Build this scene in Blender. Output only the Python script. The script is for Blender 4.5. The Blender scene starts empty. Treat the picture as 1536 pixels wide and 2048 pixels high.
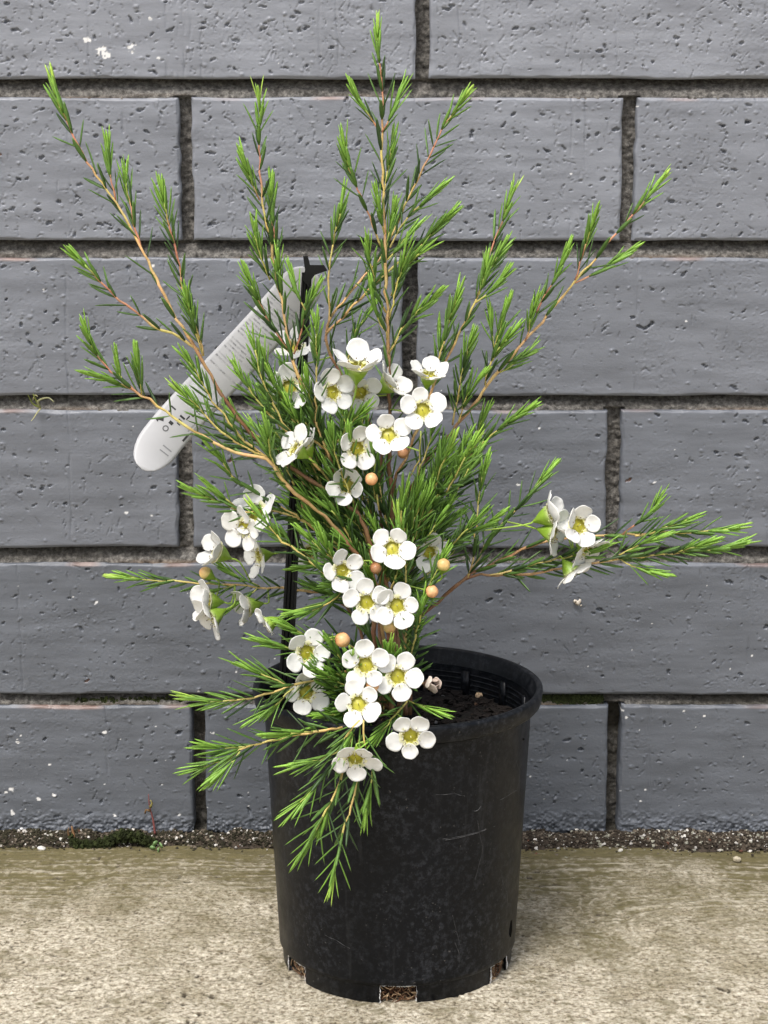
import bpy, bmesh, math, random
import numpy as np
from mathutils import Vector, Matrix

random.seed(7)
RNG = np.random.default_rng(11)
R = math.radians
S = bpy.context.scene
COL = S.collection

# ------------------------------------------------------------------ camera
F_PX, PITCH = 3850.0, R(11.6)
CAM_Y, CAM_Z = -0.9295, 0.4236
cam_d = bpy.data.cameras.new("camera")
cam_d.sensor_fit = 'VERTICAL'
cam_d.sensor_height = 36.0
cam_d.lens = F_PX / 2048 * 36.0
cam_d.clip_start, cam_d.clip_end = 0.02, 200
cam = bpy.data.objects.new("camera", cam_d)
COL.objects.link(cam)
cam.location = (0, CAM_Y, CAM_Z)
cam.rotation_euler = (math.pi / 2 - PITCH, 0, 0)
S.camera = cam

# ------------------------------------------------------------------ light
SUN_EL, SUN_AZ = R(60), R(205)          # azimuth measured from +Y clockwise
w = bpy.data.worlds.new("World")
S.world = w
w.use_nodes = True
nt = w.node_tree
nt.nodes.clear()
wo = nt.nodes.new('ShaderNodeOutputWorld')
bg = nt.nodes.new('ShaderNodeBackground')
sky = nt.nodes.new('ShaderNodeTexSky')
sky.sky_type = 'NISHITA'
sky.sun_disc = False
sky.sun_elevation = SUN_EL
sky.sun_rotation = SUN_AZ
sky.air_density = 1.0
sky.dust_density = 4.0
sky.ozone_density = 0.6
hs = nt.nodes.new('ShaderNodeHueSaturation')
hs.inputs['Saturation'].default_value = 0.6
nt.links.new(sky.outputs[0], hs.inputs['Color'])
nt.links.new(hs.outputs[0], bg.inputs['Color'])
bg.inputs['Strength'].default_value = 0.13
nt.links.new(bg.outputs[0], wo.inputs['Surface'])

sun_d = bpy.data.lights.new("sun", 'SUN')
sun_d.energy = 1.5
sun_d.angle = R(16)
sun_d.color = (1.0, 0.98, 0.95)
sun = bpy.data.objects.new("sun", sun_d)
COL.objects.link(sun)
sdir = Vector((math.sin(SUN_AZ) * math.cos(SUN_EL), math.cos(SUN_AZ) * math.cos(SUN_EL), math.sin(SUN_EL)))
sun.rotation_euler = sdir.to_track_quat('Z', 'Y').to_euler()
sun.location = sdir * 3

S.view_settings.view_transform = 'Standard'
S.view_settings.look = 'None'
S.view_settings.gamma = 1
S.view_settings.exposure = 0.72
S.view_settings.use_curve_mapping = False
S.render.engine = 'CYCLES'
S.cycles.use_denoising = True
S.cycles.max_bounces = 6
S.cycles.sample_clamp_indirect = 8

# ------------------------------------------------------------------ helpers
_sp, _cp = math.sin(PITCH), math.cos(PITCH)


def P(px, py, Y):
    """world point where the photo pixel (1536x2048) meets the vertical plane y = Y"""
    dx, dy = (px - 768) / F_PX, (1024 - py) / F_PX
    d = (dx, dy * _sp + _cp, dy * _cp - _sp)
    t = (Y - CAM_Y) / d[1]
    return Vector((d[0] * t, Y, CAM_Z + d[2] * t))


def G(px, py, z=0.0):
    """world point where the photo pixel meets the level plane z"""
    dx, dy = (px - 768) / F_PX, (1024 - py) / F_PX
    d = (dx, dy * _sp + _cp, dy * _cp - _sp)
    t = (z - CAM_Z) / d[2]
    return Vector((d[0] * t, CAM_Y + d[1] * t, z))


def srgb(r, g, b):
    f = lambda c: (c / 255 / 12.92) if c / 255 <= 0.04045 else ((c / 255 + 0.055) / 1.055) ** 2.4
    return (f(r), f(g), f(b))


def vn(ny, nx, cy, cx, rng=RNG):
    """value noise in [-1,1], cells of cy x cx samples"""
    ly, lx = int(ny / cy) + 3, int(nx / cx) + 3
    L = rng.uniform(-1, 1, (ly, lx))
    y = np.arange(ny) / cy + rng.uniform(0, 1)
    x = np.arange(nx) / cx + rng.uniform(0, 1)
    iy, ix = y.astype(int), x.astype(int)
    fy, fx = y - iy, x - ix
    fy = fy * fy * (3 - 2 * fy)
    fx = fx * fx * (3 - 2 * fx)
    iy2, ix2 = np.minimum(iy + 1, ly - 1), np.minimum(ix + 1, lx - 1)
    a = L[np.ix_(iy, ix)] * (1 - fx) + L[np.ix_(iy, ix2)] * fx
    b = L[np.ix_(iy2, ix)] * (1 - fx) + L[np.ix_(iy2, ix2)] * fx
    return a * (1 - fy)[:, None] + b * fy[:, None]


def link(name, me, mat=None, parent=None):
    o = bpy.data.objects.new(name, me)
    COL.objects.link(o)
    if mat is not None and me is not None:
        me.materials.append(mat)
    if parent is not None:
        o.parent = parent
    return o


def tag(o, label=None, cat=None, group=None, kind=None):
    if label: o['label'] = label
    if cat: o['category'] = cat
    if group: o['group'] = group
    if kind: o['kind'] = kind
    return o


def set_attr(me, name, arr):
    arr = np.asarray(arr, dtype=np.float32)
    if arr.ndim == 1:
        a = me.attributes.new(name, 'FLOAT', 'POINT')
        a.data.foreach_set('value', arr)
    else:
        if arr.shape[1] == 3:
            arr = np.concatenate([arr, np.ones((len(arr), 1), np.float32)], 1)
        a = me.color_attributes.new(name, 'FLOAT_COLOR', 'POINT')
        a.data.foreach_set('color', arr.ravel())


def mesh_arrays(name, V, quads, attrs=None, smooth=True):
    me = bpy.data.meshes.new(name)
    V = np.asarray(V, np.float32)
    Q = np.asarray(quads, np.int32)
    n = len(Q)
    k = Q.shape[1]
    me.vertices.add(len(V))
    me.vertices.foreach_set('co', V.ravel())
    me.loops.add(n * k)
    me.loops.foreach_set('vertex_index', Q.ravel())
    me.polygons.add(n)
    me.polygons.foreach_set('loop_start', np.arange(0, n * k, k, dtype=np.int32))
    me.polygons.foreach_set('loop_total', np.full(n, k, np.int32))
    me.polygons.foreach_set('use_smooth', np.full(n, smooth, bool))
    me.update(calc_edges=True)
    me.validate()
    for a, v in (attrs or {}).items():
        set_attr(me, a, v)
    return me


def grid_quads(ny, nx, off=0, flip=False):
    i = (np.arange(ny - 1)[:, None] * nx + np.arange(nx - 1)[None, :]).ravel() + off
    q = np.stack([i, i + 1, i + nx + 1, i + nx], 1)
    return q[:, ::-1] if flip else q


class MB:
    """collects verts/faces/colours for one mesh object"""
    def __init__(self):
        self.v, self.f, self.c = [], [], []

    def add(self, vs, fs, col=(1, 1, 1)):
        o = len(self.v)
        self.v.extend([tuple(v) for v in vs])
        self.f.extend([tuple(i + o for i in f) for f in fs])
        if len(col) == len(vs) and not isinstance(col[0], (int, float)):
            self.c.extend([tuple(c) for c in col])
        else:
            self.c.extend([tuple(col)] * len(vs))

    def tube(self, pts, radii, n=6, cols=None, cap=True):
        pts = [Vector(p) for p in pts]
        vs, fs, cc = [], [], []
        up = Vector((0.3, -0.9, 0.2))
        for i, p in enumerate(pts):
            d = (pts[min(i + 1, len(pts) - 1)] - pts[max(i - 1, 0)])
            if d.length < 1e-9: d = Vector((0, 0, 1))
            d.normalize()
            a = d.cross(up)
            if a.length < 1e-3: a = d.cross(Vector((1, 0, 0)))
            a.normalize()
            b = d.cross(a)
            r = radii[i] if hasattr(radii, '__len__') else radii
            for k in range(n):
                t = 2 * math.pi * k / n
                vs.append(p + a * (math.cos(t) * r) + b * (math.sin(t) * r))
                cc.append(cols[i] if cols is not None else (1, 1, 1))
        for i in range(len(pts) - 1):
            for k in range(n):
                fs.append((i * n + k, i * n + (k + 1) % n, (i + 1) * n + (k + 1) % n, (i + 1) * n + k))
        if cap:
            fs.append(tuple(range(n))[::-1])
            fs.append(tuple((len(pts) - 1) * n + k for k in range(n)))
        self.add(vs, fs, cc)

    def box(self, c, sx, sy, sz, rot=None, col=(1, 1, 1)):
        M = rot or Matrix.Identity(3)
        vs = [Vector(c) + M @ Vector((x * sx / 2, y * sy / 2, z * sz / 2)) for x in (-1, 1) for y in (-1, 1) for z in (-1, 1)]
        self.add(vs, [(0, 1, 3, 2), (4, 6, 7, 5), (0, 4, 5, 1), (2, 3, 7, 6), (0, 2, 6, 4), (1, 5, 7, 3)], col)

    def lump(self, c, r, col, squash=(1, 1, 1), jit=0.3, rng=random):
        """small irregular stone / chip (deformed octahedral sphere)"""
        base = [(1, 0, 0), (-1, 0, 0), (0, 1, 0), (0, -1, 0), (0, 0, 1), (0, 0, -1)]
        base += [(a * .6, b * .6, d * .6) for a in (1, -1) for b in (1, -1) for d in (1, -1)]
        q = Matrix.Rotation(rng.uniform(0, 6.3), 3, 'Z') @ Matrix.Rotation(rng.uniform(-.6, .6), 3, 'X')
        vs = []
        for b in base:
            k = 1 + rng.uniform(-jit, jit)
            vs.append(Vector(c) + q @ Vector((b[0] * r * k * squash[0], b[1] * r * k * squash[1], b[2] * r * k * squash[2])))
        fs = []
        for ci in range(8):
            a, b2, d = (0 if not ci & 4 else 1), (2 if not ci & 2 else 3), (4 if not ci & 1 else 5)
            m = 6 + ci
            odd = bin(ci).count('1') % 2
            for e in ((a, b2), (b2, d), (d, a)):
                fs.append((e[0], e[1], m) if not odd else (e[1], e[0], m))
        self.add(vs, fs, col)

    def build(self, name, mat, parent=None, smooth=True):
        me = bpy.data.meshes.new(name)
        me.from_pydata(self.v, [], self.f)
        me.polygons.foreach_set('use_smooth', [smooth] * len(me.polygons))
        set_attr(me, 'col', np.array(self.c, np.float32))
        me.update()
        return link(name, me, mat, parent)


def catmull(pts, step):
    pts = [Vector(p) for p in pts]
    if len(pts) == 2:
        ext = [pts[0] * 2 - pts[1]] + pts + [pts[1] * 2 - pts[0]]
    else:
        ext = [pts[0] * 2 - pts[1]] + pts + [pts[-1] * 2 - pts[-2]]
    out = []
    for i in range(1, len(ext) - 2):
        p0, p1, p2, p3 = ext[i - 1:i + 3]
        n = max(2, int((p2 - p1).length / step))
        for k in range(n):
            t = k / n
            out.append(0.5 * ((2 * p1) + (p2 - p0) * t + (2 * p0 - 5 * p1 + 4 * p2 - p3) * t * t + (3 * p1 - p0 - 3 * p2 + p3) * t ** 3))
    out.append(ext[-2].copy())
    return out


# ------------------------------------------------------------------ materials
def new_mat(name):
    m = bpy.data.materials.new(name)
    m.use_nodes = True
    n = m.node_tree
    b = n.nodes['Principled BSDF']
    return m, n, b


def node(n, t, **kw):
    x = n.nodes.new(t)
    for k, v in kw.items():
        setattr(x, k, v)
    return x


def noise(n, scale, detail=4, rough=0.55, stretch=None, dim=None):
    tc = node(n, 'ShaderNodeTexCoord')
    t = node(n, 'ShaderNodeTexNoise')
    t.inputs['Scale'].default_value = scale
    t.inputs['Detail'].default_value = detail
    t.inputs['Roughness'].default_value = rough
    if stretch:
        mp = node(n, 'ShaderNodeMapping')
        mp.inputs['Scale'].default_value = stretch
        n.links.new(tc.outputs['Object'], mp.inputs['Vector'])
        n.links.new(mp.outputs[0], t.inputs['Vector'])
    else:
        n.links.new(tc.outputs['Object'], t.inputs['Vector'])
    return t.outputs['Fac']


def ramp(n, fac, stops):
    r = node(n, 'ShaderNodeValToRGB')
    el = r.color_ramp.elements
    while len(el) < len(stops): el.new(0.5)
    for e, (p, c) in zip(el, stops):
        e.position = p
        e.color = (*c, 1) if len(c) == 3 else c
    n.links.new(fac, r.inputs['Fac'])
    return r.outputs['Color']


def mix(n, fac, a, b, mode='MIX'):
    m = node(n, 'ShaderNodeMix', data_type='RGBA', blend_type=mode)
    for sock, v in ((m.inputs[0], fac), (m.inputs[6], a), (m.inputs[7], b)):
        if hasattr(v, 'is_linked') or hasattr(v, 'links'):
            n.links.new(v, sock)
        elif isinstance(v, (int, float)):
            sock.default_value = v
        else:
            sock.default_value = (*v, 1)
    return m.outputs[2]


def attr(n, name, out='Fac'):
    a = node(n, 'ShaderNodeAttribute', attribute_name=name)
    return a.outputs[out]


def bump(n, b, h, strength, dist=0.001, prev=None):
    bp = node(n, 'ShaderNodeBump')
    bp.inputs['Strength'].default_value = strength
    bp.inputs['Distance'].default_value = dist
    n.links.new(h, bp.inputs['Height'])
    if prev is not None: n.links.new(prev, bp.inputs['Normal'])
    n.links.new(bp.outputs[0], b.inputs['Normal'])
    return bp.outputs[0]


def mat_brick():
    m, n, b = new_mat("painted_brick")
    base = mix(n, attr(n, 'tone'), (0.088, 0.098, 0.115), (0.230, 0.240, 0.268))  # tone holds the wall's painted light gradient and the per-brick variation
    streak = ramp(n, noise(n, 60, 5, .6, (0.35, 1, 2.2)), [(0.32, (0.74,) * 3), (0.68, (1.22,) * 3)])
    base = mix(n, 1.0, base, streak, 'MULTIPLY')
    speck = ramp(n, noise(n, 900, 3, .6), [(0.62, (0, 0, 0)), (0.72, (1, 1, 1))])
    dust = ramp(n, noise(n, 25, 4, .6), [(0.45, (0, 0, 0)), (0.75, (1, 1, 1))])
    base = mix(n, mix(n, 1.0, speck, dust, 'MULTIPLY'), base, (0.26, 0.26, 0.265))
    base = mix(n, attr(n, 'bare'), base, (0.30, 0.155, 0.09))
    base = mix(n, attr(n, 'chip'), base, (0.72, 0.71, 0.69))
    n.links.new(base, b.inputs['Base Color'])
    rg = ramp(n, noise(n, 140, 3), [(0.3, (0.36,) * 3), (0.7, (0.54,) * 3)])
    n.links.new(rg, b.inputs['Roughness'])
    b.inputs['IOR'].default_value = 1.55
    nb = bump(n, b, noise(n, 900, 4, .7, (0.7, 1, 1.2)), 0.40, 0.0004)
    bump(n, b, noise(n, 2200, 2, .6), 0.4, 0.0002, nb)
    return m


def mat_mortar():
    m, n, b = new_mat("mortar")
    c = ramp(n, noise(n, 350, 6, .75), [(0.34, (0.035, 0.031, 0.027)), (0.5, (0.135, 0.130, 0.122)), (0.66, (0.30, 0.29, 0.27))])
    big = ramp(n, noise(n, 14, 3), [(0.35, (0.75, 0.72, 0.68)), (0.65, (1.15, 1.13, 1.1))])
    c = mix(n, 1.0, c, big, 'MULTIPLY')
    c = mix(n, attr(n, 'rust'), c, (0.23, 0.165, 0.115))
    c = mix(n, attr(n, 'grime'), c, (0.035, 0.030, 0.018))
    n.links.new(c, b.inputs['Base Color'])
    b.inputs['Roughness'].default_value = 0.9
    bump(n, b, noise(n, 900, 5, .75), 0.9, 0.0012)
    return m


def mat_concrete():
    m, n, b = new_mat("concrete")
    c = ramp(n, noise(n, 420, 6, .72), [(0.36, (0.115, 0.092, 0.058)), (0.45, (0.37, 0.325, 0.240)), (0.54, (0.53, 0.480, 0.375)), (0.66, (0.76, 0.715, 0.60))])
    blotch = ramp(n, noise(n, 26, 6, .65), [(0.34, (0.68, 0.65, 0.57)), (0.52, (0.98, 0.97, 0.95)), (0.68, (1.16, 1.15, 1.14))])
    c = mix(n, 1.0, c, blotch, 'MULTIPLY')
    # brown aggregate grains
    v = node(n, 'ShaderNodeTexVoronoi')
    v.inputs['Scale'].default_value = 330
    tc = node(n, 'ShaderNodeTexCoord')
    n.links.new(tc.outputs['Object'], v.inputs['Vector'])
    grain = ramp(n, v.outputs['Color'], [(0.70, (0, 0, 0)), (0.78, (1, 1, 1))])
    inner = ramp(n, v.outputs['Distance'], [(0.28, (1, 1, 1)), (0.42, (0, 0, 0))])
    c = mix(n, mix(n, 1.0, grain, inner, 'MULTIPLY'), c, (0.22, 0.175, 0.115))
    # algae film, following the broom strokes
    algae = attr(n, 'algae')
    c = mix(n, algae, c, mix(n, noise(n, 260, 4, .7, (0.15, 1, 1)), (0.066, 0.055, 0.014), (0.18, 0.150, 0.062)))
    c = mix(n, attr(n, 'ridge'), c, (0.56, 0.51, 0.40))
    c = mix(n, attr(n, 'hole'), c, (0.060, 0.046, 0.028))
    n.links.new(c, b.inputs['Base Color'])
    b.inputs['Roughness'].default_value = 0.82
    nb = bump(n, b, noise(n, 800, 5, .75), 0.8, 0.0011)
    bump(n, b, noise(n, 240, 4, .7, (0.12, 1, 1)), 0.35, 0.0008, nb)
    return m


def mat_pot():
    m, n, b = new_mat("black_plastic")
    dusty = ramp(n, noise(n, 330, 5, .75), [(0.48, (0, 0, 0)), (0.68, (1, 1, 1))])
    patch = ramp(n, noise(n, 16, 4, .6), [(0.35, (0.1,) * 3), (0.7, (1, 1, 1))])
    c = mix(n, mix(n, 1.0, dusty, patch, 'MULTIPLY'), (0.0026, 0.0034, 0.0050), (0.040, 0.043, 0.050))
    drips = ramp(n, noise(n, 190, 5, .65, (1, 1, 0.06)), [(0.58, (0, 0, 0)), (0.78, (0.45,) * 3)])
    c = mix(n, drips, c, (0.040, 0.041, 0.043))
    sp = ramp(n, noise(n, 620, 2, .5), [(0.70, (0, 0, 0)), (0.76, (0.7,) * 3)])
    c = mix(n, mix(n, 1.0, sp, patch, 'MULTIPLY'), c, (0.15, 0.14, 0.13))
    n.links.new(c, b.inputs['Base Color'])
    rr = ramp(n, noise(n, 60, 5, .7), [(0.3, (0.30,) * 3), (0.7, (0.50,) * 3)])
    n.links.new(rr, b.inputs['Roughness'])
    b.inputs['Specular IOR Level'].default_value = 0.20
    bump(n, b, noise(n, 300, 4, .6), 0.12, 0.0006)
    return m


def mat_plain(name, col, rough=0.6, spec=0.5, nscale=None, var=0.25, bstr=0.0, ior=None):
    m, n, b = new_mat(name)
    if nscale:
        r = ramp(n, noise(n, nscale, 4, .6), [(0.3, tuple(c * (1 - var) for c in col)), (0.7, tuple(min(1, c * (1 + var)) for c in col))])
        n.links.new(r, b.inputs['Base Color'])
        if bstr: bump(n, b, noise(n, nscale * 2, 4, .6), bstr, 0.0006)
    else:
        b.inputs['Base Color'].default_value = (*col, 1)
    b.inputs['Roughness'].default_value = rough
    b.inputs['Specular IOR Level'].default_value = spec
    return m


def mat_tinted(name, rough, spec=0.5, transl=0.0, var=0.18, nscale=300, bstr=0.0):
    """colour from the mesh's own colour attribute with a little procedural mottling"""
    m, n, b = new_mat(name)
    mo = ramp(n, noise(n, nscale, 3, .6), [(0.3, (1 - var,) * 3), (0.7, (1 + var,) * 3)])
    c = mix(n, 1.0, attr(n, 'col', 'Color'), mo, 'MULTIPLY')
    n.links.new(c, b.inputs['Base Color'])
    b.inputs['Roughness'].default_value = rough
    b.inputs['Specular IOR Level'].default_value = spec
    if bstr: bump(n, b, noise(n, nscale * 1.5, 4, .6), bstr, 0.0005)
    if transl:
        tr = node(n, 'ShaderNodeBsdfTranslucent')
        n.links.new(c, tr.inputs['Color'])
        ms = node(n, 'ShaderNodeMixShader')
        ms.inputs[0].default_value = transl
        n.links.new(b.outputs[0], ms.inputs[1])
        n.links.new(tr.outputs[0], ms.inputs[2])
        n.links.new(ms.outputs[0], n.nodes['Material Output'].inputs['Surface'])
    return m


M_BRICK, M_MORTAR, M_CONC, M_POT = mat_brick(), mat_mortar(), mat_concrete(), mat_pot()
M_LEAF = mat_tinted("leaf", 0.40, 0.45, 0.20, 0.16, 400)
M_STEM = mat_tinted("stem_bark", 0.6, 0.4, 0.0, 0.2, 500, 0.25)
M_PETAL = mat_tinted("petal", 0.5, 0.35, 0.25, 0.03, 500)
M_FLESH = mat_tinted("flower_flesh", 0.38, 0.5, 0.12, 0.12, 500)
M_DIRT = mat_tinted("dirt", 0.9, 0.3, 0.0, 0.3, 900, 0.4)
M_MOSS = mat_tinted("moss", 0.9, 0.2, 0.1, 0.3, 900)
M_STAKE = mat_plain("stake_plastic", (0.004, 0.004, 0.0045), 0.36, 0.3, 200, 0.4)
M_TAG = mat_plain("tag_plastic", (0.45, 0.45, 0.455), 0.4, 0.4, 40, 0.03)
M_INK = mat_tinted("ink", 0.6, 0.3, 0.0, 0.2, 900)

# ------------------------------------------------------------------ ground
WALL_Y = 0.155


def axis(lo, a, b, hi, fine, grow=1.35):
    c = list(np.arange(a, b, fine))
    s, x, left = fine * 2, a, []
    while x > lo:
        x -= s; s *= grow; left.append(max(x, lo))
    s, x, right = fine * 2, c[-1], []
    while x < hi:
        x += s; s *= grow; right.append(min(x, hi))
    return np.array(left[::-1] + c + right)


def build_ground():
    fine = 0.00065
    xs = axis(-40, -0.235, 0.235, 40, fine)
    ys = axis(-40, -0.10, 0.172, 0.30, fine)
    nx, ny = len(xs), len(ys)
    X, Y = np.meshgrid(xs, ys)
    inner = ((np.abs(X) < 0.24) & (Y > -0.105)).astype(float)
    dw = WALL_Y - Y                                     # distance from the wall
    rough = 0.00035 * vn(ny, nx, 6, 8) + 0.00022 * vn(ny, nx, 2.2, 3) + 0.0012 * vn(ny, nx, 70, 90)
    # broom strokes: lines parallel to the wall, sweeping round on the right
    warp = 0.004 * vn(ny, nx, 60, 110) + 0.0015 * vn(ny, nx, 20, 45)
    cx, cy = 0.205, 0.030
    rad = np.hypot((X - cx) * 0.42, Y - cy)
    sweep = 1 / (1 + np.exp(-(X - 0.105) / 0.010)) / (1 + np.exp((Y - 0.085) / 0.010))
    q = (dw + warp) * (1 - sweep) + (rad + warp * 0.7) * sweep
    l1 = RNG.uniform(-1, 1, 4000)
    ql = np.interp(q / (0.0017 + 0.0 * q) + 1000, np.arange(4000), l1)
    line = np.clip((1.3 * ql) * (0.65 + 0.5 * vn(ny, nx, 5, 40)) + .35 * vn(ny, nx, 2, 22), -1, 1)
    fade = np.clip(1 - (dw - 0.06) / 0.08, 0, 1)
    fade = np.maximum(fade, sweep * np.clip(1.5 - rad / 0.04, 0, 1))
    fade = np.clip(fade * (0.75 + 0.6 * vn(ny, nx, 45, 60)), 0, 1)
    h = rough + 0.00042 * line * fade
    # exposed, pitted surface further out
    pit = np.clip(vn(ny, nx, 4.5, 6) + 0.6 * vn(ny, nx, 2, 3) - 0.75, 0, 1)
    hole = np.clip((vn(ny, nx, 5, 7) + 0.35 * vn(ny, nx, 2, 2.5) - 0.80) * 8, 0, 1) * np.clip(vn(ny, nx, 40, 50) + .75, 0, 1)
    hole = np.maximum(hole, np.clip((vn(ny, nx, 3, 3.6) + 0.4 * vn(ny, nx, 1.6, 2) - 0.92) * 6, 0, 0.9) * (1 - .6 * fade))
    h -= 0.0012 * pit * (1 - 0.7 * fade) + 0.0011 * hole
    h *= inner
    patch = 0.8 * vn(ny, nx, 130, 90) + 0.6 * vn(ny, nx, 50, 36) + 0.5 * vn(ny, nx, 18, 16) + 0.35 * vn(ny, nx, 7, 6)
    reach = 0.100 + 0.075 / (1 + np.exp(-(X + 0.12) / 0.02))
    algae = np.clip(1.28 - dw / reach + 0.42 * patch, 0, 1)
    algae *= np.clip(0.82 - 0.42 * line * fade + 0.40 * vn(ny, nx, 3, 4), 0.05, 1)
    algae = np.clip(algae + np.clip(1 - dw / 0.026 + .3 * vn(ny, nx, 14, 40), 0, 1) * 0.7, 0, 0.96)
    algae = np.maximum(algae, np.clip(vn(ny, nx, 12, 18) + .5 * vn(ny, nx, 4, 6) - 0.45, 0, 0.55))
    ridge = np.clip((line - 0.45) * 2.5, 0, 1) * fade * np.clip(0.40 + vn(ny, nx, 3, 14) + .5 * sweep, 0, 1) * 0.9
    V = np.stack([X, Y, h], -1).reshape(-1, 3)
    me = mesh_arrays("ground", V, grid_quads(ny, nx), {
        'algae': algae.ravel() * inner.ravel(), 'ridge': ridge.ravel() * inner.ravel(), 'hole': hole.ravel() * inner.ravel()})
    o = link("ground", me, M_CONC)
    tag(o, "pale worn concrete ground with green algae along the wall", "ground", kind="structure")


build_ground()

# ------------------------------------------------------------------ brick wall
wall = link("brick_wall", None)
wall.location = (0, WALL_Y, 0)
tag(wall, "dark grey painted brick wall with recessed mortar joints behind the pot", "wall")

zpx = lambda py: P(768, py, WALL_Y).z
xpx = lambda px, py: P(px, py, WALL_Y).x
ROWS = [  # z bottom, z top, joint centre x, joint half width
    (zpx(1667), zpx(1412), xpx(397, 1540), 0.0039),
    (zpx(1389), zpx(1128), xpx(815, 1260), 0.0042),
    (zpx(1095), zpx(821), xpx(370, 960), 0.0043),
    (zpx(791), zpx(516), xpx(820, 650), 0.0043),
    (zpx(481), zpx(195), xpx(372, 340), 0.0037),
    (zpx(157), zpx(-130), xpx(845, 60), 0.0039),
]
PIT_ROWS = [0.35, 0.35, 0.45, 0.50, 0.95, 1.2]
MOD = 0.2455
COURSE = ROWS[5][0] - ROWS[4][0]
for k in range(1, 6):
    b0, t0, j0, hw = ROWS[5]
    ROWS.append((b0 + COURSE * k, t0 + COURSE * k, j0 + (MOD / 2 if k % 2 else 0), hw))


def stamp_pits(h, bare, chip, res, W, H, dens, chips, rng):
    ny, nx = h.shape
    n = int(dens * 720 * W / 0.24)
    wx = vn(ny, nx, 2.2, 2.2, rng)
    for _ in range(n):
        x, z = rng.uniform(0.002, W - 0.002), rng.uniform(0.002, H - 0.002)
        s = rng.uniform(0, 1) ** 5.5
        vert = rng.uniform() < 0.30
        a = 0.00042 + 0.0010 * s + 0.0005 * rng.uniform() ** 2
        b_ = 0.00027 + 0.0005 * s
        d = 0.00050 + 0.0016 * s
        if vert:
            a, b_, d = 0.00032, 0.0008 + 0.0024 * rng.uniform() ** 2, 0.0005
        ang = rng.normal(0, 0.6)
        r = max(a, b_) * 1.8
        i0, i1 = max(int((z - r) / res), 0), min(int((z + r) / res) + 2, ny)
        j0, j1 = max(int((x - r) / res), 0), min(int((x + r) / res) + 2, nx)
        if i1 <= i0 or j1 <= j0: continue
        zz = (np.arange(i0, i1) * res - z)[:, None]
        xx = (np.arange(j0, j1) * res - x)[None, :]
        u = (xx * math.cos(ang) + zz * math.sin(ang)) / a
        v = (-xx * math.sin(ang) + zz * math.cos(ang)) / b_
        q = np.sqrt(u * u + v * v) + 0.75 * wx[i0:i1, j0:j1]
        k = np.clip((1.25 - q) / 0.4, 0, 1)
        h[i0:i1, j0:j1] -= d * k
        if s > 0.8 and rng.uniform() < 0.05:
            bare[i0:i1, j0:j1] = np.maximum(bare[i0:i1, j0:j1], k * .8)
        rim = np.clip(1 - np.abs(q - 1.4) / 0.35, 0, 1) * (v < 0)
        h[i0:i1, j0:j1] += 0.00007 * rim * (0.4 + s)
    for _ in range(int(520 * W / 0.24)):      # little raised beads and flecks in the paint
        x, z = rng.uniform(0.002, W - 0.002), rng.uniform(0.002, H - 0.002)
        r = 0.00035 + 0.0007 * rng.uniform() ** 3
        i0, i1 = max(int((z - r * 2) / res), 0), min(int((z + r * 2) / res) + 2, ny)
        j0, j1 = max(int((x - r * 3) / res), 0), min(int((x + r * 3) / res) + 2, nx)
        if i1 <= i0 or j1 <= j0: continue
        zz = (np.arange(i0, i1) * res - z)[:, None]
        xx = (np.arange(j0, j1) * res - x)[None, :]
        q = np.hypot(xx * rng.uniform(.5, 1.1), zz) / r + 0.6 * wx[i0:i1, j0:j1]
        h[i0:i1, j0:j1] += 0.00038 * r / 0.0006 * np.clip(1.1 - q, 0, 1)
    for (x, z, r) in chips:
        i0, i1 = max(int((z - r * 2) / res), 0), min(int((z + r * 2) / res) + 2, ny)
        j0, j1 = max(int((x - r * 2) / res), 0), min(int((x + r * 2) / res) + 2, nx)
        if i1 <= i0 or j1 <= j0: continue
        zz = (np.arange(i0, i1) * res - z)[:, None]
        xx = (np.arange(j0, j1) * res - x)[None, :]
        q = np.hypot(xx * 0.8, zz * 1.2) / r + 0.9 * wx[i0:i1, j0:j1]
        chip[i0:i1, j0:j1] = np.maximum(chip[i0:i1, j0:j1], np.clip((0.95 - q) / 0.25, 0, 1))


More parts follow.
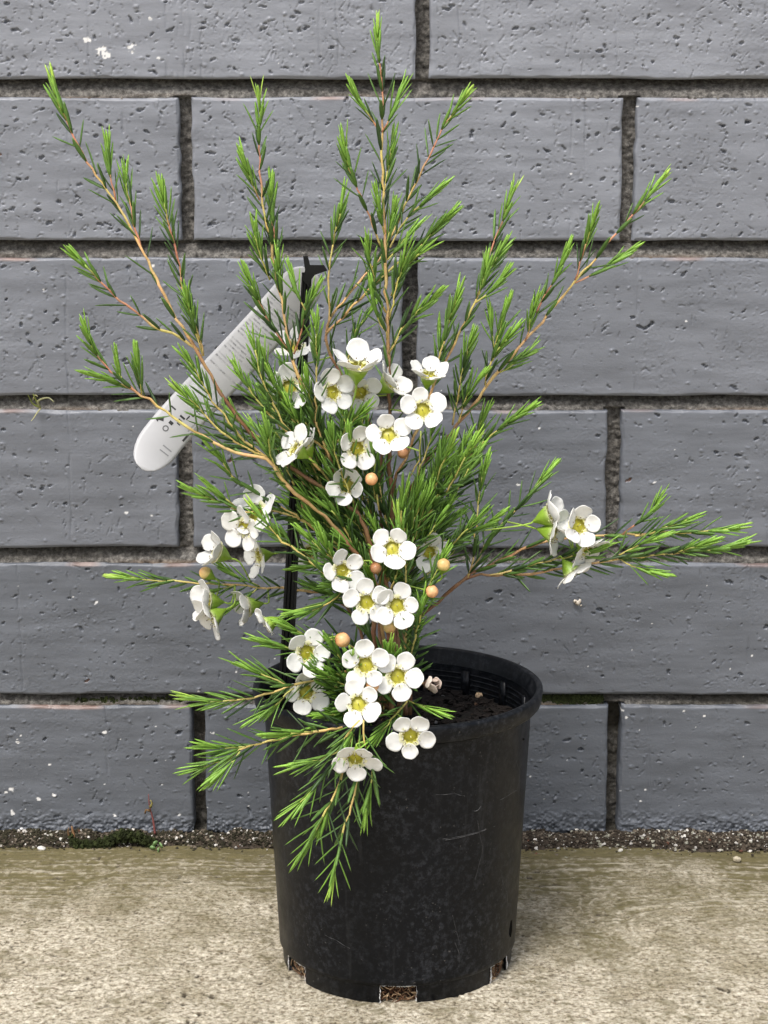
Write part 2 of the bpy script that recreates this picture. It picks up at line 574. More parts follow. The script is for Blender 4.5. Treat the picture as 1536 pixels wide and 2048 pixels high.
def brick(x0, x1, z0, z1, res, dens, tone, chips, rng, lines=(), rough_edge=0.0):
    W, H = x1 - x0, z1 - z0
    nx, ny = max(int(W / res), 8), max(int(H / res), 8)
    rx, rz = W / (nx - 1), H / (ny - 1)
    u = np.linspace(0, W, nx)
    v = np.linspace(0, H, ny)
    U, Vv = np.meshgrid(u, v)
    c = lambda mm: max(mm * 0.001 / res, 1.01)
    d = np.minimum(np.minimum(U, W - U), np.minimum(Vv, H - Vv))
    d = d + 0.0006 * vn(ny, nx, c(5), c(7), rng) * np.clip(1 - d / 0.006, 0, 1) - 0.0004
    r = 0.0013
    e = np.clip(r - d, 0, r * 0.999)
    h = -(r - np.sqrt(r * r - e * e))
    h += 0.00009 * vn(ny, nx, c(18), c(34), rng) + 0.00002 * vn(ny, nx, c(4), c(6), rng)
    f1, f2 = vn(ny, nx, c(1.0), c(2.8), rng), vn(ny, nx, c(0.7), c(0.9), rng)
    rg_ = np.clip(vn(ny, nx, c(14), c(22), rng) + .6 * vn(ny, nx, c(5), c(8), rng) + .45, 0.1, 1.2)
    h += (0.00004 * f1 + 0.00011 * f2) * rg_
    # smears of render left by the trowel
    sm = np.clip(vn(ny, nx, c(4), c(6), rng) - 0.35, 0, 1) * np.clip(vn(ny, nx, c(24), c(40), rng), 0, 1)
    h += 0.0006 * sm * vn(ny, nx, c(1.1), c(1.4), rng)
    if rough_edge:
        h += rough_edge * 0.0016 * np.clip(1 - Vv / 0.016, 0, 1) * (.5 * vn(ny, nx, c(3), c(4), rng) + .7 * vn(ny, nx, c(1.3), c(1.6), rng) + .4 * vn(ny, nx, c(.7), c(.8), rng))
    for lx in lines:
        h -= 0.0005 * np.exp(-((U - lx + 0.0006 * vn(ny, nx, c(14), c(400), rng)) / 0.0006) ** 2) * np.clip(.5 + .9 * vn(ny, nx, c(9), c(300), rng), 0, 1)
    bare, chip = np.zeros_like(h), np.zeros_like(h)
    stamp_pits(h, bare, chip, res, W, H, dens, chips, rng)
    ed = np.clip((Vv - H + 0.0022) / 0.001, 0, 1) * np.clip(vn(ny, nx, c(9), c(26), rng) * 2 - 0.6, 0, 1)
    bare = np.maximum(bare, ed * .45)
    ox = 0.0007 * vn(ny, nx, c(9), c(12), rng)
    oz = 0.0006 * vn(ny, nx, c(12), c(30), rng)
    Vf = np.stack([x0 + U + ox, -h, z0 + Vv + oz], -1)
    # skirt: the brick's own sides, 22 mm deep
    full = np.zeros((ny + 2, nx + 2, 3))
    full[1:-1, 1:-1] = Vf
    full[0, 1:-1], full[-1, 1:-1] = Vf[0], Vf[-1]
    full[1:-1, 0], full[1:-1, -1] = Vf[:, 0], Vf[:, -1]
    full[0, 0], full[0, -1], full[-1, 0], full[-1, -1] = Vf[0, 0], Vf[0, -1], Vf[-1, 0], Vf[-1, -1]
    full[0, :, 1] = full[-1, :, 1] = 0.022
    full[:, 0, 1] = full[:, -1, 1] = 0.022
    pad = lambda a: np.pad(a, 1, mode='edge')
    return full.reshape(-1, 3), grid_quads(ny + 2, nx + 2), pad(bare).ravel(), pad(chip).ravel(), np.full((ny + 2) * (nx + 2), tone)


def build_wall():
    rng = np.random.default_rng(5)
    VV, QQ, BB, CC, TT = [], [], [], [], []
    off = 0
    JO = []
    for ri, (z0, z1, jx, hw) in enumerate(ROWS):
        js = [jx + MOD * k for k in range(-5, 6)]
        JO.append((z0, z1, js, hw))
        for a, b in zip(js[:-1], js[1:]):
            x0, x1 = a + hw, b - hw
            vis = x1 > -0.225 and x0 < 0.225 and ri < 6
            res = 0.00052 if vis else 0.003
            chips = []
            if vis:
                W, H = x1 - x0, z1 - z0
                ncp = [40, 14, 10, 3, 1, 1][ri]
                for _ in range(ncp):
                    chips.append((rng.uniform(0, W), rng.uniform(0, H), 0.0003 + 0.0007 * rng.uniform() ** 3))
                for (px, py, r) in ((205, 103, 0.0022), (263, 95, 0.0016), (262, 104, .001), (173, 80, 0.0013), (317, 116, 0.0009), (212, 112, .0013), (302, 38, .0009), (22, 1580, .0013), (25, 1625, .0015), (108, 1590, .0011), (77, 1598, .0009), (40, 1660, .0010)):
                    p = P(px, py, WALL_Y)
                    if x0 < p.x < x1 and z0 < p.z < z1:
                        chips.append((p.x - x0, p.z - z0, r))
            lines = []
            if ri == 5:
                lines = list(rng.uniform(0.01, 0.23, 9))
            elif rng.uniform() < .7:
                lines = list(rng.uniform(0.01, 0.23, 2))
            V, Q, b_, c_, t_ = brick(x0, x1, z0, z1, res, PIT_ROWS[min(ri, 5)] if vis else 0.0, float(np.clip([.06, .14, .32, .5, .72, .95][min(ri, 5)] + rng.uniform(-.08, .08), 0, 1)), chips, rng, lines if vis else (), 1.0 if ri == 0 else 0.0)  # light gradient painted in by course, pale top to dark foot, plus random tone
            VV.append(V); QQ.append(Q + off); BB.append(b_); CC.append(c_); TT.append(t_)
            off += len(V)
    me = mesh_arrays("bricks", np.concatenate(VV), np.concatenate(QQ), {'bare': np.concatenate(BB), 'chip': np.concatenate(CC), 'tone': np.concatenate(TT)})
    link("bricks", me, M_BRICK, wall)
    # mortar bed behind, weathered: deep under each brick, nearly flush above the next one
    xs = axis(-1.3, -0.23, 0.23, 1.3, 0.0010)
    zs = axis(-0.02, -0.012, 0.50, ROWS[-1][1] + 0.01, 0.0008)
    nx, nz = len(xs), len(zs)
    X, Z = np.meshgrid(xs, zs)
    depth = np.full_like(X, 0.018)
    rust, grime = np.zeros_like(X), np.zeros_like(X)
    n1, n2 = vn(nz, nx, 12, 30), vn(nz, nx, 2.5, 3.5)
    nr = vn(nz, nx, 9, 55)
    for i, (z0, z1, js, hw) in enumerate(JO):
        znext = JO[i + 1][0] if i + 1 < len(JO) else z1 + .012
        t = np.clip((Z - z1) / max(znext - z1, 1e-4), -0.3, 1.2)
        m = (Z > z1 - 0.003) & (Z < znext + 0.003)
        dd = 0.0025 + 0.0110 * np.clip(t, 0, 1) ** 1.7
        depth[m] = dd[m]
        rust[m] = np.maximum(rust[m], (np.clip(0.25 - t, 0, 1) * 3 * np.clip(nr * 2 - .7, 0, 1))[m])
        row = (Z >= z0 - .001) & (Z <= z1 + .001)
        for j in js:
            k = row & (np.abs(X - j) < hw + 0.002)
            depth[k] = np.maximum((0.016, 0.010, 0.009, 0.015, 0.0085, 0.009)[min(i, 5)], 0)
        if i == 0:
            grime[row] = np.clip(0.75 + 0.5 * n1, 0, .95)[row]
            grime[m] = np.clip(0.35 + 0.6 * n1, 0, .9)[m]
        if i == 1:
            grime[m] = np.clip(0.0 + 0.4 * n1, 0, .5)[m]
    base = Z < ROWS[0][0] - 0.0005
    depth[base] = 0.004
    grime[base] = 0.7
    Yd = depth + 0.0012 * n1 + 0.0009 * n2 + 0.0007 * vn(nz, nx, 1.5, 1.5)
    V = np.stack([X, Yd, Z], -1).reshape(-1, 3)
    me = mesh_arrays("mortar", V, grid_quads(nz, nx), {'rust': np.clip(rust, 0, .9).ravel(), 'grime': grime.ravel()})
    link("mortar", me, M_MORTAR, wall)


build_wall()

# ------------------------------------------------------------------ nursery pot
POT_X = P(795, 1650, 0).x
RIM_Z = 0.145
pot = link("nursery_pot", None)
pot.location = (POT_X, 0, 0)
tag(pot, "round black plastic nursery pot with scuffed side and notched foot", "flower pot")


def lathe(profile, n, closed=False, skip=None):
    """profile of (r, z) turned about the z axis; skip(theta, k) leaves out a quad of profile step k"""
    k = len(profile)
    vs = [(r * math.cos(2 * math.pi * i / n), r * math.sin(2 * math.pi * i / n), z) for i in range(n) for (r, z) in profile]
    fs = []
    for i in range(n):
        th = 2 * math.pi * (i + .5) / n
        for j in range(k - 1):
            if skip and skip(th, j): continue
            a, b = i * k + j, ((i + 1) % n) * k + j
            fs.append((a, b, b + 1, a + 1))
    return vs, fs


def build_pot():
    n = 360
    FH = 0.0098
    rr = lambda z: 0.0606 + (0.0672 - 0.0606) * (z - FH) / (0.137 - FH)

    def notch(th):
        a = (th - math.radians(-90)) % math.radians(60)
        a = min(a, math.radians(60) - a)
        return a < math.radians(8.6)
    # body with its foot: outer wall down to the foot, round the notches, inner wall back up
    prof_out = [(rr(0.137), 0.137), (rr(0.10), 0.10), (rr(0.06), 0.06), (rr(0.02), 0.02), (rr(0.0125), 0.0125), (rr(FH) + .0001, FH + .0006), (0.0594, FH), (0.0592, FH - .0006), (0.0588, 0.0006), (0.0584, 0.0)]
    t = 0.0013
    prof_in = [(0.0574, 0.0), (0.0578, FH - .0006), (0.0580, FH)] + [(rr(z) - t, z) for z in (0.0125, 0.02, 0.06, 0.10, 0.137)]
    prof = prof_out + prof_in
    jn = set(range(6, len(prof_out) + 2))
    vs, fs = lathe(prof, n, skip=lambda th, j: j in jn and notch(th))
    mb = MB()
    mb.add(vs, fs)
    # cheeks of the notches
    k = len(prof)
    for i in range(n):
        th0, th1 = 2 * math.pi * (i - .5) / n, 2 * math.pi * (i + .5) / n
        if notch(th0) != notch(th1):
            a = i * k
            o = [a + 6, a + 7, a + 8, a + 9]
            inn = [a + 12, a + 11, a + 10]
            mb.f.append(tuple(o + inn[::-1]))
    # roof of each notch (between outer and inner skin)
    for i in range(n):
        th = 2 * math.pi * (i + .5) / n
        if notch(th):
            a, b = i * k, ((i + 1) % n) * k
            mb.f.append((a + 6, b + 6, b + 12, a + 12))
    # moulded floor
    fl, ff = lathe([(0.0583, FH + .003), (0.0, FH + .003)], n)
    mb.add(fl, ff)
    mb.build("body", M_POT, pot)
    # rolled rim
    pr = [(0.0672, 0.1355), (0.0710, 0.1362), (0.0718, 0.1372), (0.0723, 0.1400), (0.0728, 0.1432), (0.0725, 0.1446), (0.0714, 0.1452), (0.0700, 0.1450), (0.0692, 0.1440), (0.0684, 0.137), (0.0672, 0.1345)]
    vs, fs = lathe(pr + [pr[0]], n)
    mb = MB()
    mb.add(vs, fs)
    mb.build("rim", M_POT, pot)
    # fine rings and upright ribs moulded inside
    mb = MB()
    for z in (0.1335, 0.1308, 0.1281, 0.1254, 0.1227, 0.12):
        ri = rr(z) - t
        vs, fs = lathe([(ri + .0002, z + .0007), (ri - .0005, z), (ri + .0002, z - .0007)], n)
        mb.add(vs, fs)
    for d in range(0, 360, 24):
        a = R(d + 8)
        rot = Matrix.Rotation(a, 3, 'Z')
        mb.box(rot @ Vector((rr(.128) - t - .0006, 0, 0.128)), 0.0014, 0.0046, 0.015, rot)
    mb.build("inner_ribs", M_POT, pot)
    # scratches: thin raised burrs on the wall
    m_scuff = mat_plain("scuffed_plastic", (0.085, 0.085, 0.086), 0.7, .3, 900, .6)
    scuff = [((872, 1589), (910, 1587), (930, 1592), .00022), ((885, 1678), (940, 1668), (990, 1652), .0002), ((890, 1680), (935, 1671), (970, 1660), .0003),
             ((948, 1622), (956, 1620), (962, 1612), .0004), ((1000, 1600), (1025, 1585), (1040, 1575), .0002), ((910, 1885), (918, 1905), (918, 1925), .0002), ((650, 1870), (672, 1880), (700, 1897), .00022),
             ((905, 1830), (915, 1870), (920, 1890), .00015), ((955, 1640), (965, 1700), (950, 1760), .00014), ((1032, 1520), (1040, 1545), (1038, 1570), .00016), ((1003, 1755), (1015, 1790), (1014, 1825), .00014)]
    for a, b, c, r in scuff:
        pts = []
        for (px, py) in (a, ((a[0] + b[0]) / 2, (a[1] + b[1]) / 2 + 1), b, ((b[0] + c[0]) / 2, (b[1] + c[1]) / 2 + 1), c):
            lo, hi = -0.075, 0.0
            for _ in range(30):       # march to the pot's surface
                m_ = (lo + hi) / 2
                q = P(px, py, m_)
                if math.hypot(q.x - POT_X, q.y) < rr(q.z): hi = m_
                else: lo = m_
            q = P(px, py, hi)
            pts.append((q.x - POT_X, q.y, q.z))
        mb = MB()
        mb.tube(catmull(pts, .002), [r * .55 * (.25 + .75 * abs(math.sin(k * 2.1 + r * 9e4))) for k in range(len(catmull(pts, .002)))], 5)
        mb.build("scratch", m_scuff, pot)
    # pale frayed plastic round the cut notches
    rf = random.Random(6)
    m_fray = mat_plain("frayed_plastic", (0.55, 0.54, 0.52), 0.7, .3, 1200, .6)
    e = math.radians(8.6)
    for a0 in range(0, 360, 60):
        mb = MB()
        A = R(a0 - 90)
        run = [(A - e, .0005 + .0090 * t / 12) for t in range(12)] + [(A - e + 2 * e * t / 26, FH - .0002) for t in range(27)] + [(A + e, .0095 - .0090 * t / 12) for t in range(12)]
        pts, rad, wv = [], [], 0
        for i_, (t, z) in enumerate(run):
            wv = .6 * wv + rf.gauss(0, .5)
            r_ = .0592 + wv * .00022
            t2 = t + rf.gauss(0, .004)
            pts.append((r_ * math.cos(t2), r_ * math.sin(t2), z + rf.gauss(0, .00018)))
            rad.append(max(.00005, .00026 + .00026 * wv))
        mb.tube(pts, rad, 5)
        mb.build("frayed_edge", m_fray, pot)
    # drain slot on the right flank
    mb = MB()
    th = R(-22)
    c = Vector((rr(.026) * math.cos(th), rr(.026) * math.sin(th), 0.0235))
    rot = Matrix.Rotation(th, 3, 'Z')
    pts = [c + rot @ Vector((0.0001, y, z)) for (y, z) in ((0, .0075), (.0016, .003), (.0018, -.002), (0, -.0045), (-.0018, -.002), (-.0016, .003))]
    pts += [p - rot @ Vector((0.0012, 0, 0)) for p in pts]
    mb.add(pts, [(0, 1, 2, 3, 4, 5)] + [(i, i + 6, (i + 1) % 6 + 6, (i + 1) % 6) for i in range(6)])
    mb.build("drain_hole", mat_plain("drain_dark", (0.002, 0.002, 0.002), 0.9, .1), pot, smooth=False)


build_pot()

# soil
SOIL_Z = 0.1225


def build_soil():
    rnd = random.Random(3)
    mb = MB()
    n, k = 72, 16
    vs, cc = [], []
    for i in range(k + 1):
        for j in range(n):
            r = 0.0658 * i / k
            a = 2 * math.pi * j / n
            vs.append((POT_X + r * math.cos(a), r * math.sin(a), SOIL_Z + rnd.uniform(-.0012, .0012) * (i < k)))
            cc.append((0.006, 0.005, 0.004))
    fs = [(i * n + j, i * n + (j + 1) % n, (i + 1) * n + (j + 1) % n, (i + 1) * n + j) for i in range(k) for j in range(n)]
    mb.add(vs, [f[::-1] for f in fs], cc)
    for _ in range(1500):
        r = 0.0635 * math.sqrt(rnd.random())
        a = rnd.uniform(0, 6.283)
        s = 0.0008 + 0.0022 * rnd.random() ** 2
        g = rnd.uniform(.5, 1.5)
        c = (0.010 * g, 0.007 * g, 0.0055 * g)
        if rnd.random() < .03: c = (0.09, 0.05, 0.03)
        if rnd.random() < .02: c = (0.10, 0.10, 0.10)
        mb.lump((POT_X + r * math.cos(a), r * math.sin(a), SOIL_Z + rnd.uniform(0, .0018)), s, c, (1.6, 0.8, 0.55), .35, rnd)
    o = mb.build("potting_soil", M_DIRT, smooth=False)
    tag(o, "dark bark potting soil filling the black pot below its rim", "soil", kind="stuff")


build_soil()

# ------------------------------------------------------------------ waxflower plant
plant = link("waxflower_plant", None)
plant.location = (0, 0, 0)
tag(plant, "bushy waxflower shrub with needle leaves and white flowers growing in the black pot", "plant")

C_TIP, C_YOUNG, C_MID, C_OLD, C_DEEP = srgb(176, 206, 90), srgb(142, 184, 74), srgb(116, 156, 62), srgb(86, 118, 56), srgb(48, 70, 44)


def lerp(a, b, t): return tuple(x + (y - x) * t for x, y in zip(a, b))


def leaf(mb, p, d, out, L, w_, col, rnd, curve=0.0):
    """one trigonous needle from p along d; out = the side away from the stem"""
    d = d.normalized()
    side = d.cross(out)
    if side.length < 1e-4: side = d.cross(Vector((0, 0, 1)))
    side.normalize()
    nrm = side.cross(d).normalized()
    vs, cols = [], []
    rings = ((0.0, .35), (0.22, .9), (0.6, 1.0), (0.88, .62))
    for t, s in rings:
        c = p + d * (L * t) + nrm * (curve * L * t * t)
        hw, ht = w_ * .5 * s, w_ * .30 * s
        vs += [c + side * hw, c + nrm * ht * .55, c - side * hw, c - nrm * ht]
        k = .92 + .16 * t
        up = tuple(x * k for x in col)
        edge = tuple(min(1, x * 1.25 * k) for x in col)
        cols += [edge, up, edge, tuple(x * .9 for x in up)]
    vs.append(p + d * L + nrm * (curve * L))
    cols.append(lerp(col, C_YOUNG, .35))
    fs = []
    for i in range(3):
        for k in range(4):
            fs.append((i * 4 + k, i * 4 + (k + 1) % 4, i * 4 + 4 + (k + 1) % 4, i * 4 + 4 + k))
    for k in range(4):
        fs.append((12 + k, 12 + (k + 1) % 4, 16))
    fs.append((3, 2, 1, 0))
    mb.add(vs, fs, cols)


STEM_PTS = []       # sample points that flower stalks can grow from
STEM_G, STEM_Y, STEM_O, STEM_R, STEM_B = srgb(160, 186, 88), srgb(206, 190, 110), srgb(212, 174, 118), srgb(196, 136, 108), srgb(134, 98, 70)


def stem_colour(s, red, total):
    """s = distance from the tip in mm"""
    if red:
        st = [(0, STEM_G), (14, STEM_G), (24, STEM_R), (42, STEM_R), (62, STEM_Y), (95, STEM_O), (135, STEM_O), (175, STEM_B)]
    else:
        st = [(0, STEM_G), (30, STEM_Y), (60, lerp(STEM_Y, STEM_O, .5)), (95, STEM_O), (140, STEM_B)]
    for (a, ca), (b, cb) in zip(st[:-1], st[1:]):
        if s <= b: return lerp(ca, cb, (s - a) / (b - a))
    return st[-1][1]


def shoot(stem_mb, leaf_mb, pts, Ys, rb=0.9, spread=0.7, leafy=60, red=False, seed=0, dens=1.0, llen=1.0, tuft=1.0, old=0.0):
    """pts: photo pixels from tip to base; Ys: depths spread evenly along it; leafy: mm of the shoot that bear leaves"""
    rnd = random.Random(seed * 7919 + int(pts[0][0] * 13 + pts[0][1]))
    if pts[-1][1] >= 1400 and len(pts) > 3:      # the stems rise from the soil side by side
        sx = rnd.uniform(-30, 26)
        pts = list(pts[:-2]) + [(pts[-2][0] + sx * .7, pts[-2][1]), (pts[-1][0] + sx, pts[-1][1])]
        Ys = list(Ys[:-1]) + [Ys[-1] + rnd.uniform(-.018, .014)]
    acc = [0]
    for a, b in zip(pts[:-1], pts[1:]):
        acc.append(acc[-1] + math.hypot(a[0] - b[0], a[1] - b[1]))
    P3 = []
    for (px, py), s in zip(pts, acc):
        f = s / acc[-1] * (len(Ys) - 1)
        i = min(int(f), len(Ys) - 2)
        P3.append(P(px, py, Ys[i] + (Ys[i + 1] - Ys[i]) * (f - i)))
    # leave a little of the tip to the leaf tuft
    C = catmull(P3, 0.004)
    wob = [c + Vector((rnd.gauss(0, .00033), rnd.gauss(0, .0005), rnd.gauss(0, .00033))) for c in C]
    wob[0], wob[-1] = C[0], C[-1]
    C = wob
    cum = [0]
    for a, b in zip(C[:-1], C[1:]):
        cum.append(cum[-1] + (a - b).length * 1000)
    total = cum[-1]
    cut = min(9.0, total * .3) * tuft
    pts3, rad, cols = [], [], []
    for c, s in zip(C, cum):
        if s < cut * .9: continue
        pts3.append(c)
        t = max(0, (s - cut)) / max(total - cut, 1)
        rad.append((0.36 + (rb * .86 - 0.36) * min(1, t * 1.05)) * 0.001 * rnd.uniform(.88, 1.16))
        cols.append(tuple(x * rnd.uniform(.9, 1.08) for x in stem_colour(s, red, total)))
        if s > cut + 12: STEM_PTS.append(c)
    if len(pts3) > 1: stem_mb.tube(pts3, rad, 7, cols)

    def at(s):
        for i in range(len(cum) - 1):
            if cum[i + 1] >= s:
                f = (s - cum[i]) / max(cum[i + 1] - cum[i], 1e-6)
                return C[i].lerp(C[i + 1], f), (C[max(i - 1, 0)] - C[min(i + 2, len(C) - 1)]).normalized()
        return C[-1], (C[-2] - C[-1]).normalized()
    # decussate pairs from the tip downwards
    s, k = cut, 0
    phase = rnd.uniform(0, math.pi)
    leafy *= 1.3
    spread *= 1.15
    while s < min(leafy * 1.7, total - 1.5):
        if s > leafy and rnd.random() > .88:
            s += 4; k += 1; continue
        p, d = at(s)
        a = d.cross(Vector((0, -1, 0.15)))
        if a.length < .05: a = d.cross(Vector((1, 0, 0)))
        a.normalize()
        b = d.cross(a).normalized()
        g = s - cut
        ph = phase + (math.pi / 2) * k + rnd.gauss(0, .22)
        if g < 3.5: ang, L, wd = rnd.uniform(3, 11), rnd.uniform(9.5, 12.5), 1.35
        elif g < 10: ang, L, wd = rnd.uniform(9, 19) * (0.6 + .5 * spread), rnd.uniform(10, 13), 1.45
        elif g < 22: ang, L, wd = rnd.uniform(15, 32) * (0.45 + .7 * spread), rnd.uniform(11, 15), 1.6
        else: ang, L, wd = rnd.uniform(22, 46) * (0.40 + .75 * spread), rnd.uniform(11, 15.5), 1.7
        wd *= 1.2 / llen ** .8
        L *= 0.001 * llen
        age = min(1, old + g / 27)
        if age < .12: col = lerp(C_TIP, C_YOUNG, age / .12)
        elif age < .42: col = lerp(C_YOUNG, C_MID, (age - .12) / .3)
        else: col = lerp(C_MID, C_OLD, (age - .42) / .58)
        for side in (1, -1):
            if g > 30 and rnd.random() > dens * (1 - .35 * (g - 30) / max(leafy - 30, 1)): continue
            out = (a * math.cos(ph) + b * math.sin(ph)) * side
            an = R(ang * rnd.uniform(.8, 1.25))
            dd = d * math.cos(an) + out * math.sin(an)
            dd += Vector((0, 0, -.03 if g > 25 else 0))
            v = rnd.uniform(.80, 1.2)
            cc = tuple(x * v for x in col)
            if rnd.random() < .2 and age > .6: cc = lerp(cc, C_DEEP, .7)
            leaf(leaf_mb, p + out * .0003, dd, out, L * rnd.uniform(.85, 1.1), wd * .001 * rnd.uniform(.85, 1.12), cc, rnd, rnd.uniform(-.10, .06))
        if g < 4: st = 2.1
        elif g < 12: st = 3.1
        elif g < 24: st = 4.2
        else: st = 5.0
        s += st * rnd.uniform(.8, 1.25) / (dens if g > 12 else 1)
        k += 1


# every entry: list of shoots that make one branch; first is its main stem
# (pixels tip -> base, depths, base radius mm, spread, leafy mm, red)
BR = []
# 1 tall far-left branch and its side shoots
BR.append([
    ([(95, 140), (120, 215), (165, 305), (192, 352), (230, 402), (280, 490), (320, 570), (345, 622), (385, 685), (412, 733), (441, 785), (488, 850), (545, 908), (624, 962), (700, 1012), (738, 1080), (765, 1220), (778, 1430)], (-.02, -.02, -.02, -.015, 0), 1.5, .55, 60, True, .7),
    ([(214, 262), (219, 330), (231, 400)], (-.02, -.02), .5, .3, 24, True, .8),
    ([(248, 318), (255, 390), (266, 440), (281, 492)], (-.015, -.02), .6, .4, 40, True, .8),
    ([(322, 352), (331, 422), (345, 475), (358, 531), (370, 590), (388, 650), (406, 712)], (-.025, -.02), .7, .6, 95, True, .9),
    ([(372, 565), (382, 630), (404, 705)], (-.03, -.02), .5, .6, 40, False, 1.),
    ([(130, 492), (168, 530), (212, 574), (250, 610), (305, 650), (345, 668), (398, 700)], (-.035, -.02), .8, .6, 62, True, .75),
    ([(165, 630), (188, 700), (220, 742), (255, 768), (283, 790), (345, 833), (375, 855), (425, 882), (470, 905), (533, 918), (556, 948), (591, 987), (630, 1017), (663, 1049), (702, 1097), (738, 1141), (762, 1240), (772, 1430)], (-.045, -.035, -.03, -.02, 0), 1.6, .75, 72, True, .7),
    ([(272, 688), (276, 740), (283, 790)], (-.04, -.035), .5, .3, 22, False, .7),
    ([(236, 718), (237, 745), (245, 762)], (-.045, -.04), .4, .5, 14, False, .7),
    ([(172, 745), (215, 758), (250, 772), (283, 790)], (-.045, -.035), .45, .7, 26, True, .8),
])
# 2 branch left of centre
BR.append([
    ([(518, 168), (520, 240), (519, 300), (521, 345), (524, 408), (538, 470), (549, 535), (562, 600), (575, 665), (588, 724), (611, 786), (627, 828), (637, 860), (650, 900), (669, 942), (689, 975), (708, 1010), (718, 1043), (735, 1080), (765, 1200), (780, 1430)], (-.01, -.01, -.015, -.01, 0), 1.4, .5, 105, True, .85),
    ([(481, 298), (494, 342), (519, 400)], (-.015, -.01), .5, .35, 30, True, .9),
    ([(541, 342), (545, 420), (551, 480), (556, 555)], (-.005, -.01), .6, .45, 60, True, 1.),
    ([(509, 432), (515, 488), (527, 530), (540, 560)], (-.02, -.012), .5, .45, 45, False, 1.),
    ([(486, 525), (505, 572), (522, 610), (542, 650), (585, 712)], (-.022, -.012), .55, .5, 48, True, .9),
    ([(560, 500), (556, 560), (566, 612)], (-.015, -.012), .5, .5, 40, False, .9),
    ([(648, 556), (618, 606), (602, 662), (588, 708)], (-.025, -.015), .55, .5, 42, True, .9),
    ([(575, 520), (592, 580), (612, 622)], (-.02, -.022), .45, .6, 45, False, .9),
    ([(630, 615), (633, 690), (633, 763), (634, 850), (660, 925)], (-.03, -.015), .7, .6, 70, False, 1.1),
    ([(610, 735), (622, 800), (640, 870)], (-.025, -.012), .5, .7, 50, False, 1.),
    ([(745, 800), (700, 850), (668, 895), (650, 915)], (-.02, -.012), .5, .8, 50, False, .9),
])
# 3 tall central leader
BR.append([
    ([(755, 25), (757, 95), (763, 175), (764, 240), (765, 325), (768, 405), (770, 480), (772, 550), (775, 620), (777, 705), (779, 820), (780, 900), (782, 985), (785, 1150), (788, 1430)], (.0, .0, .0, .005, .0), 1.6, .45, 150, True, .75),
    ([(704, 163), (722, 208), (760, 264)], (-.005, 0), .5, .25, 26, True, .6),
    ([(812, 160), (795, 200), (764, 264)], (.005, 0), .5, .35, 30, True, .8),
    ([(691, 258), (692, 318), (708, 362), (738, 432), (765, 500)], (-.01, 0), .6, .55, 60, True, .8),
    ([(796, 253), (780, 310), (768, 395)], (.005, 0), .5, .35, 42, False, .8),
    ([(752, 378), (758, 420), (769, 470)], (-.008, 0), .5, .4, 30, False, .9),
    ([(733, 462), (741, 520), (754, 585), (772, 625)], (-.012, 0), .6, .6, 60, False, 1.),
    ([(792, 395), (785, 430), (772, 500)], (.0, 0), .5, .5, 40, False, 1.),
    ([(846, 443), (810, 478), (775, 520)], (.004, 0), .5, .5, 36, False, .9),
    ([(879, 482), (835, 510), (808, 540), (782, 592)], (-.004, .0), .55, .65, 60, False, 1.1),
    ([(886, 577), (850, 610), (814, 645), (795, 672), (778, 706)], (-.01, 0), .6, .55, 42, False, .85),
    ([(820, 480), (800, 545), (778, 640)], (-.01, 0), .5, .6, 40, False, 1.),
    ([(742, 560), (752, 620), (774, 680)], (-.01, 0), .45, .7, 40, False, .9),
])
# 4 paler twin stems behind the leader
BR.append([
    ([(948, 170), (910, 220), (886, 250), (868, 292), (846, 335), (825, 378), (800, 430), (768, 506), (730, 552), (675, 615), (652, 662), (658, 700), (690, 760), (728, 815), (760, 900), (780, 1000), (785, 1430)], (.035, .03, .03, .02, .0), 1.2, .5, 85, True, .9),
    ([(900, 362), (850, 402), (812, 440), (780, 495)], (.03, .025), .55, .5, 50, False, .9),
    ([(918, 411), (864, 468), (830, 500), (780, 540), (735, 582), (680, 638), (652, 668)], (.035, .03), .8, .5, 78, False, .9),
    ([(690, 374), (675, 450), (661, 510), (657, 575), (660, 625), (655, 660)], (.035, .03), .6, .45, 75, False, .8),
    ([(758, 590), (725, 645), (700, 700), (690, 760)], (.03, .03), .55, .6, 40, False, .8),
    ([(695, 728), (697, 770), (715, 830)], (.02, .02), .5, .6, 30, False, 1.),
])
# 5 right of centre
BR.append([
    ([(1032, 355), (1012, 422), (990, 478), (968, 555), (945, 617), (908, 686), (894, 717), (868, 769), (835, 855), (816, 903), (788, 968), (782, 1060), (788, 1200), (792, 1430)], (.02, .015, .01, .01, .0), 1.2, .5, 85, True, .8),
    ([(1024, 483), (995, 515), (968, 556)], (.015, .012), .5, .5, 40, False, 1.),
    ([(1014, 537), (985, 580), (952, 605)], (.01, .012), .5, .5, 35, False, .9),
    ([(972, 510), (970, 545), (958, 590)], (.01, .012), .45, .5, 35, False, .9),
    ([(921, 564), (908, 612), (893, 665), (880, 720), (865, 775)], (.005, .01), .6, .5, 62, False, .9),
    ([(878, 650), (880, 690), (872, 750)], (.01, .01), .45, .5, 40, False, .8),
    ([(842, 822), (843, 880), (840, 920), (815, 960)], (-.012, .0), .4, .4, 0, False, 1.),
])
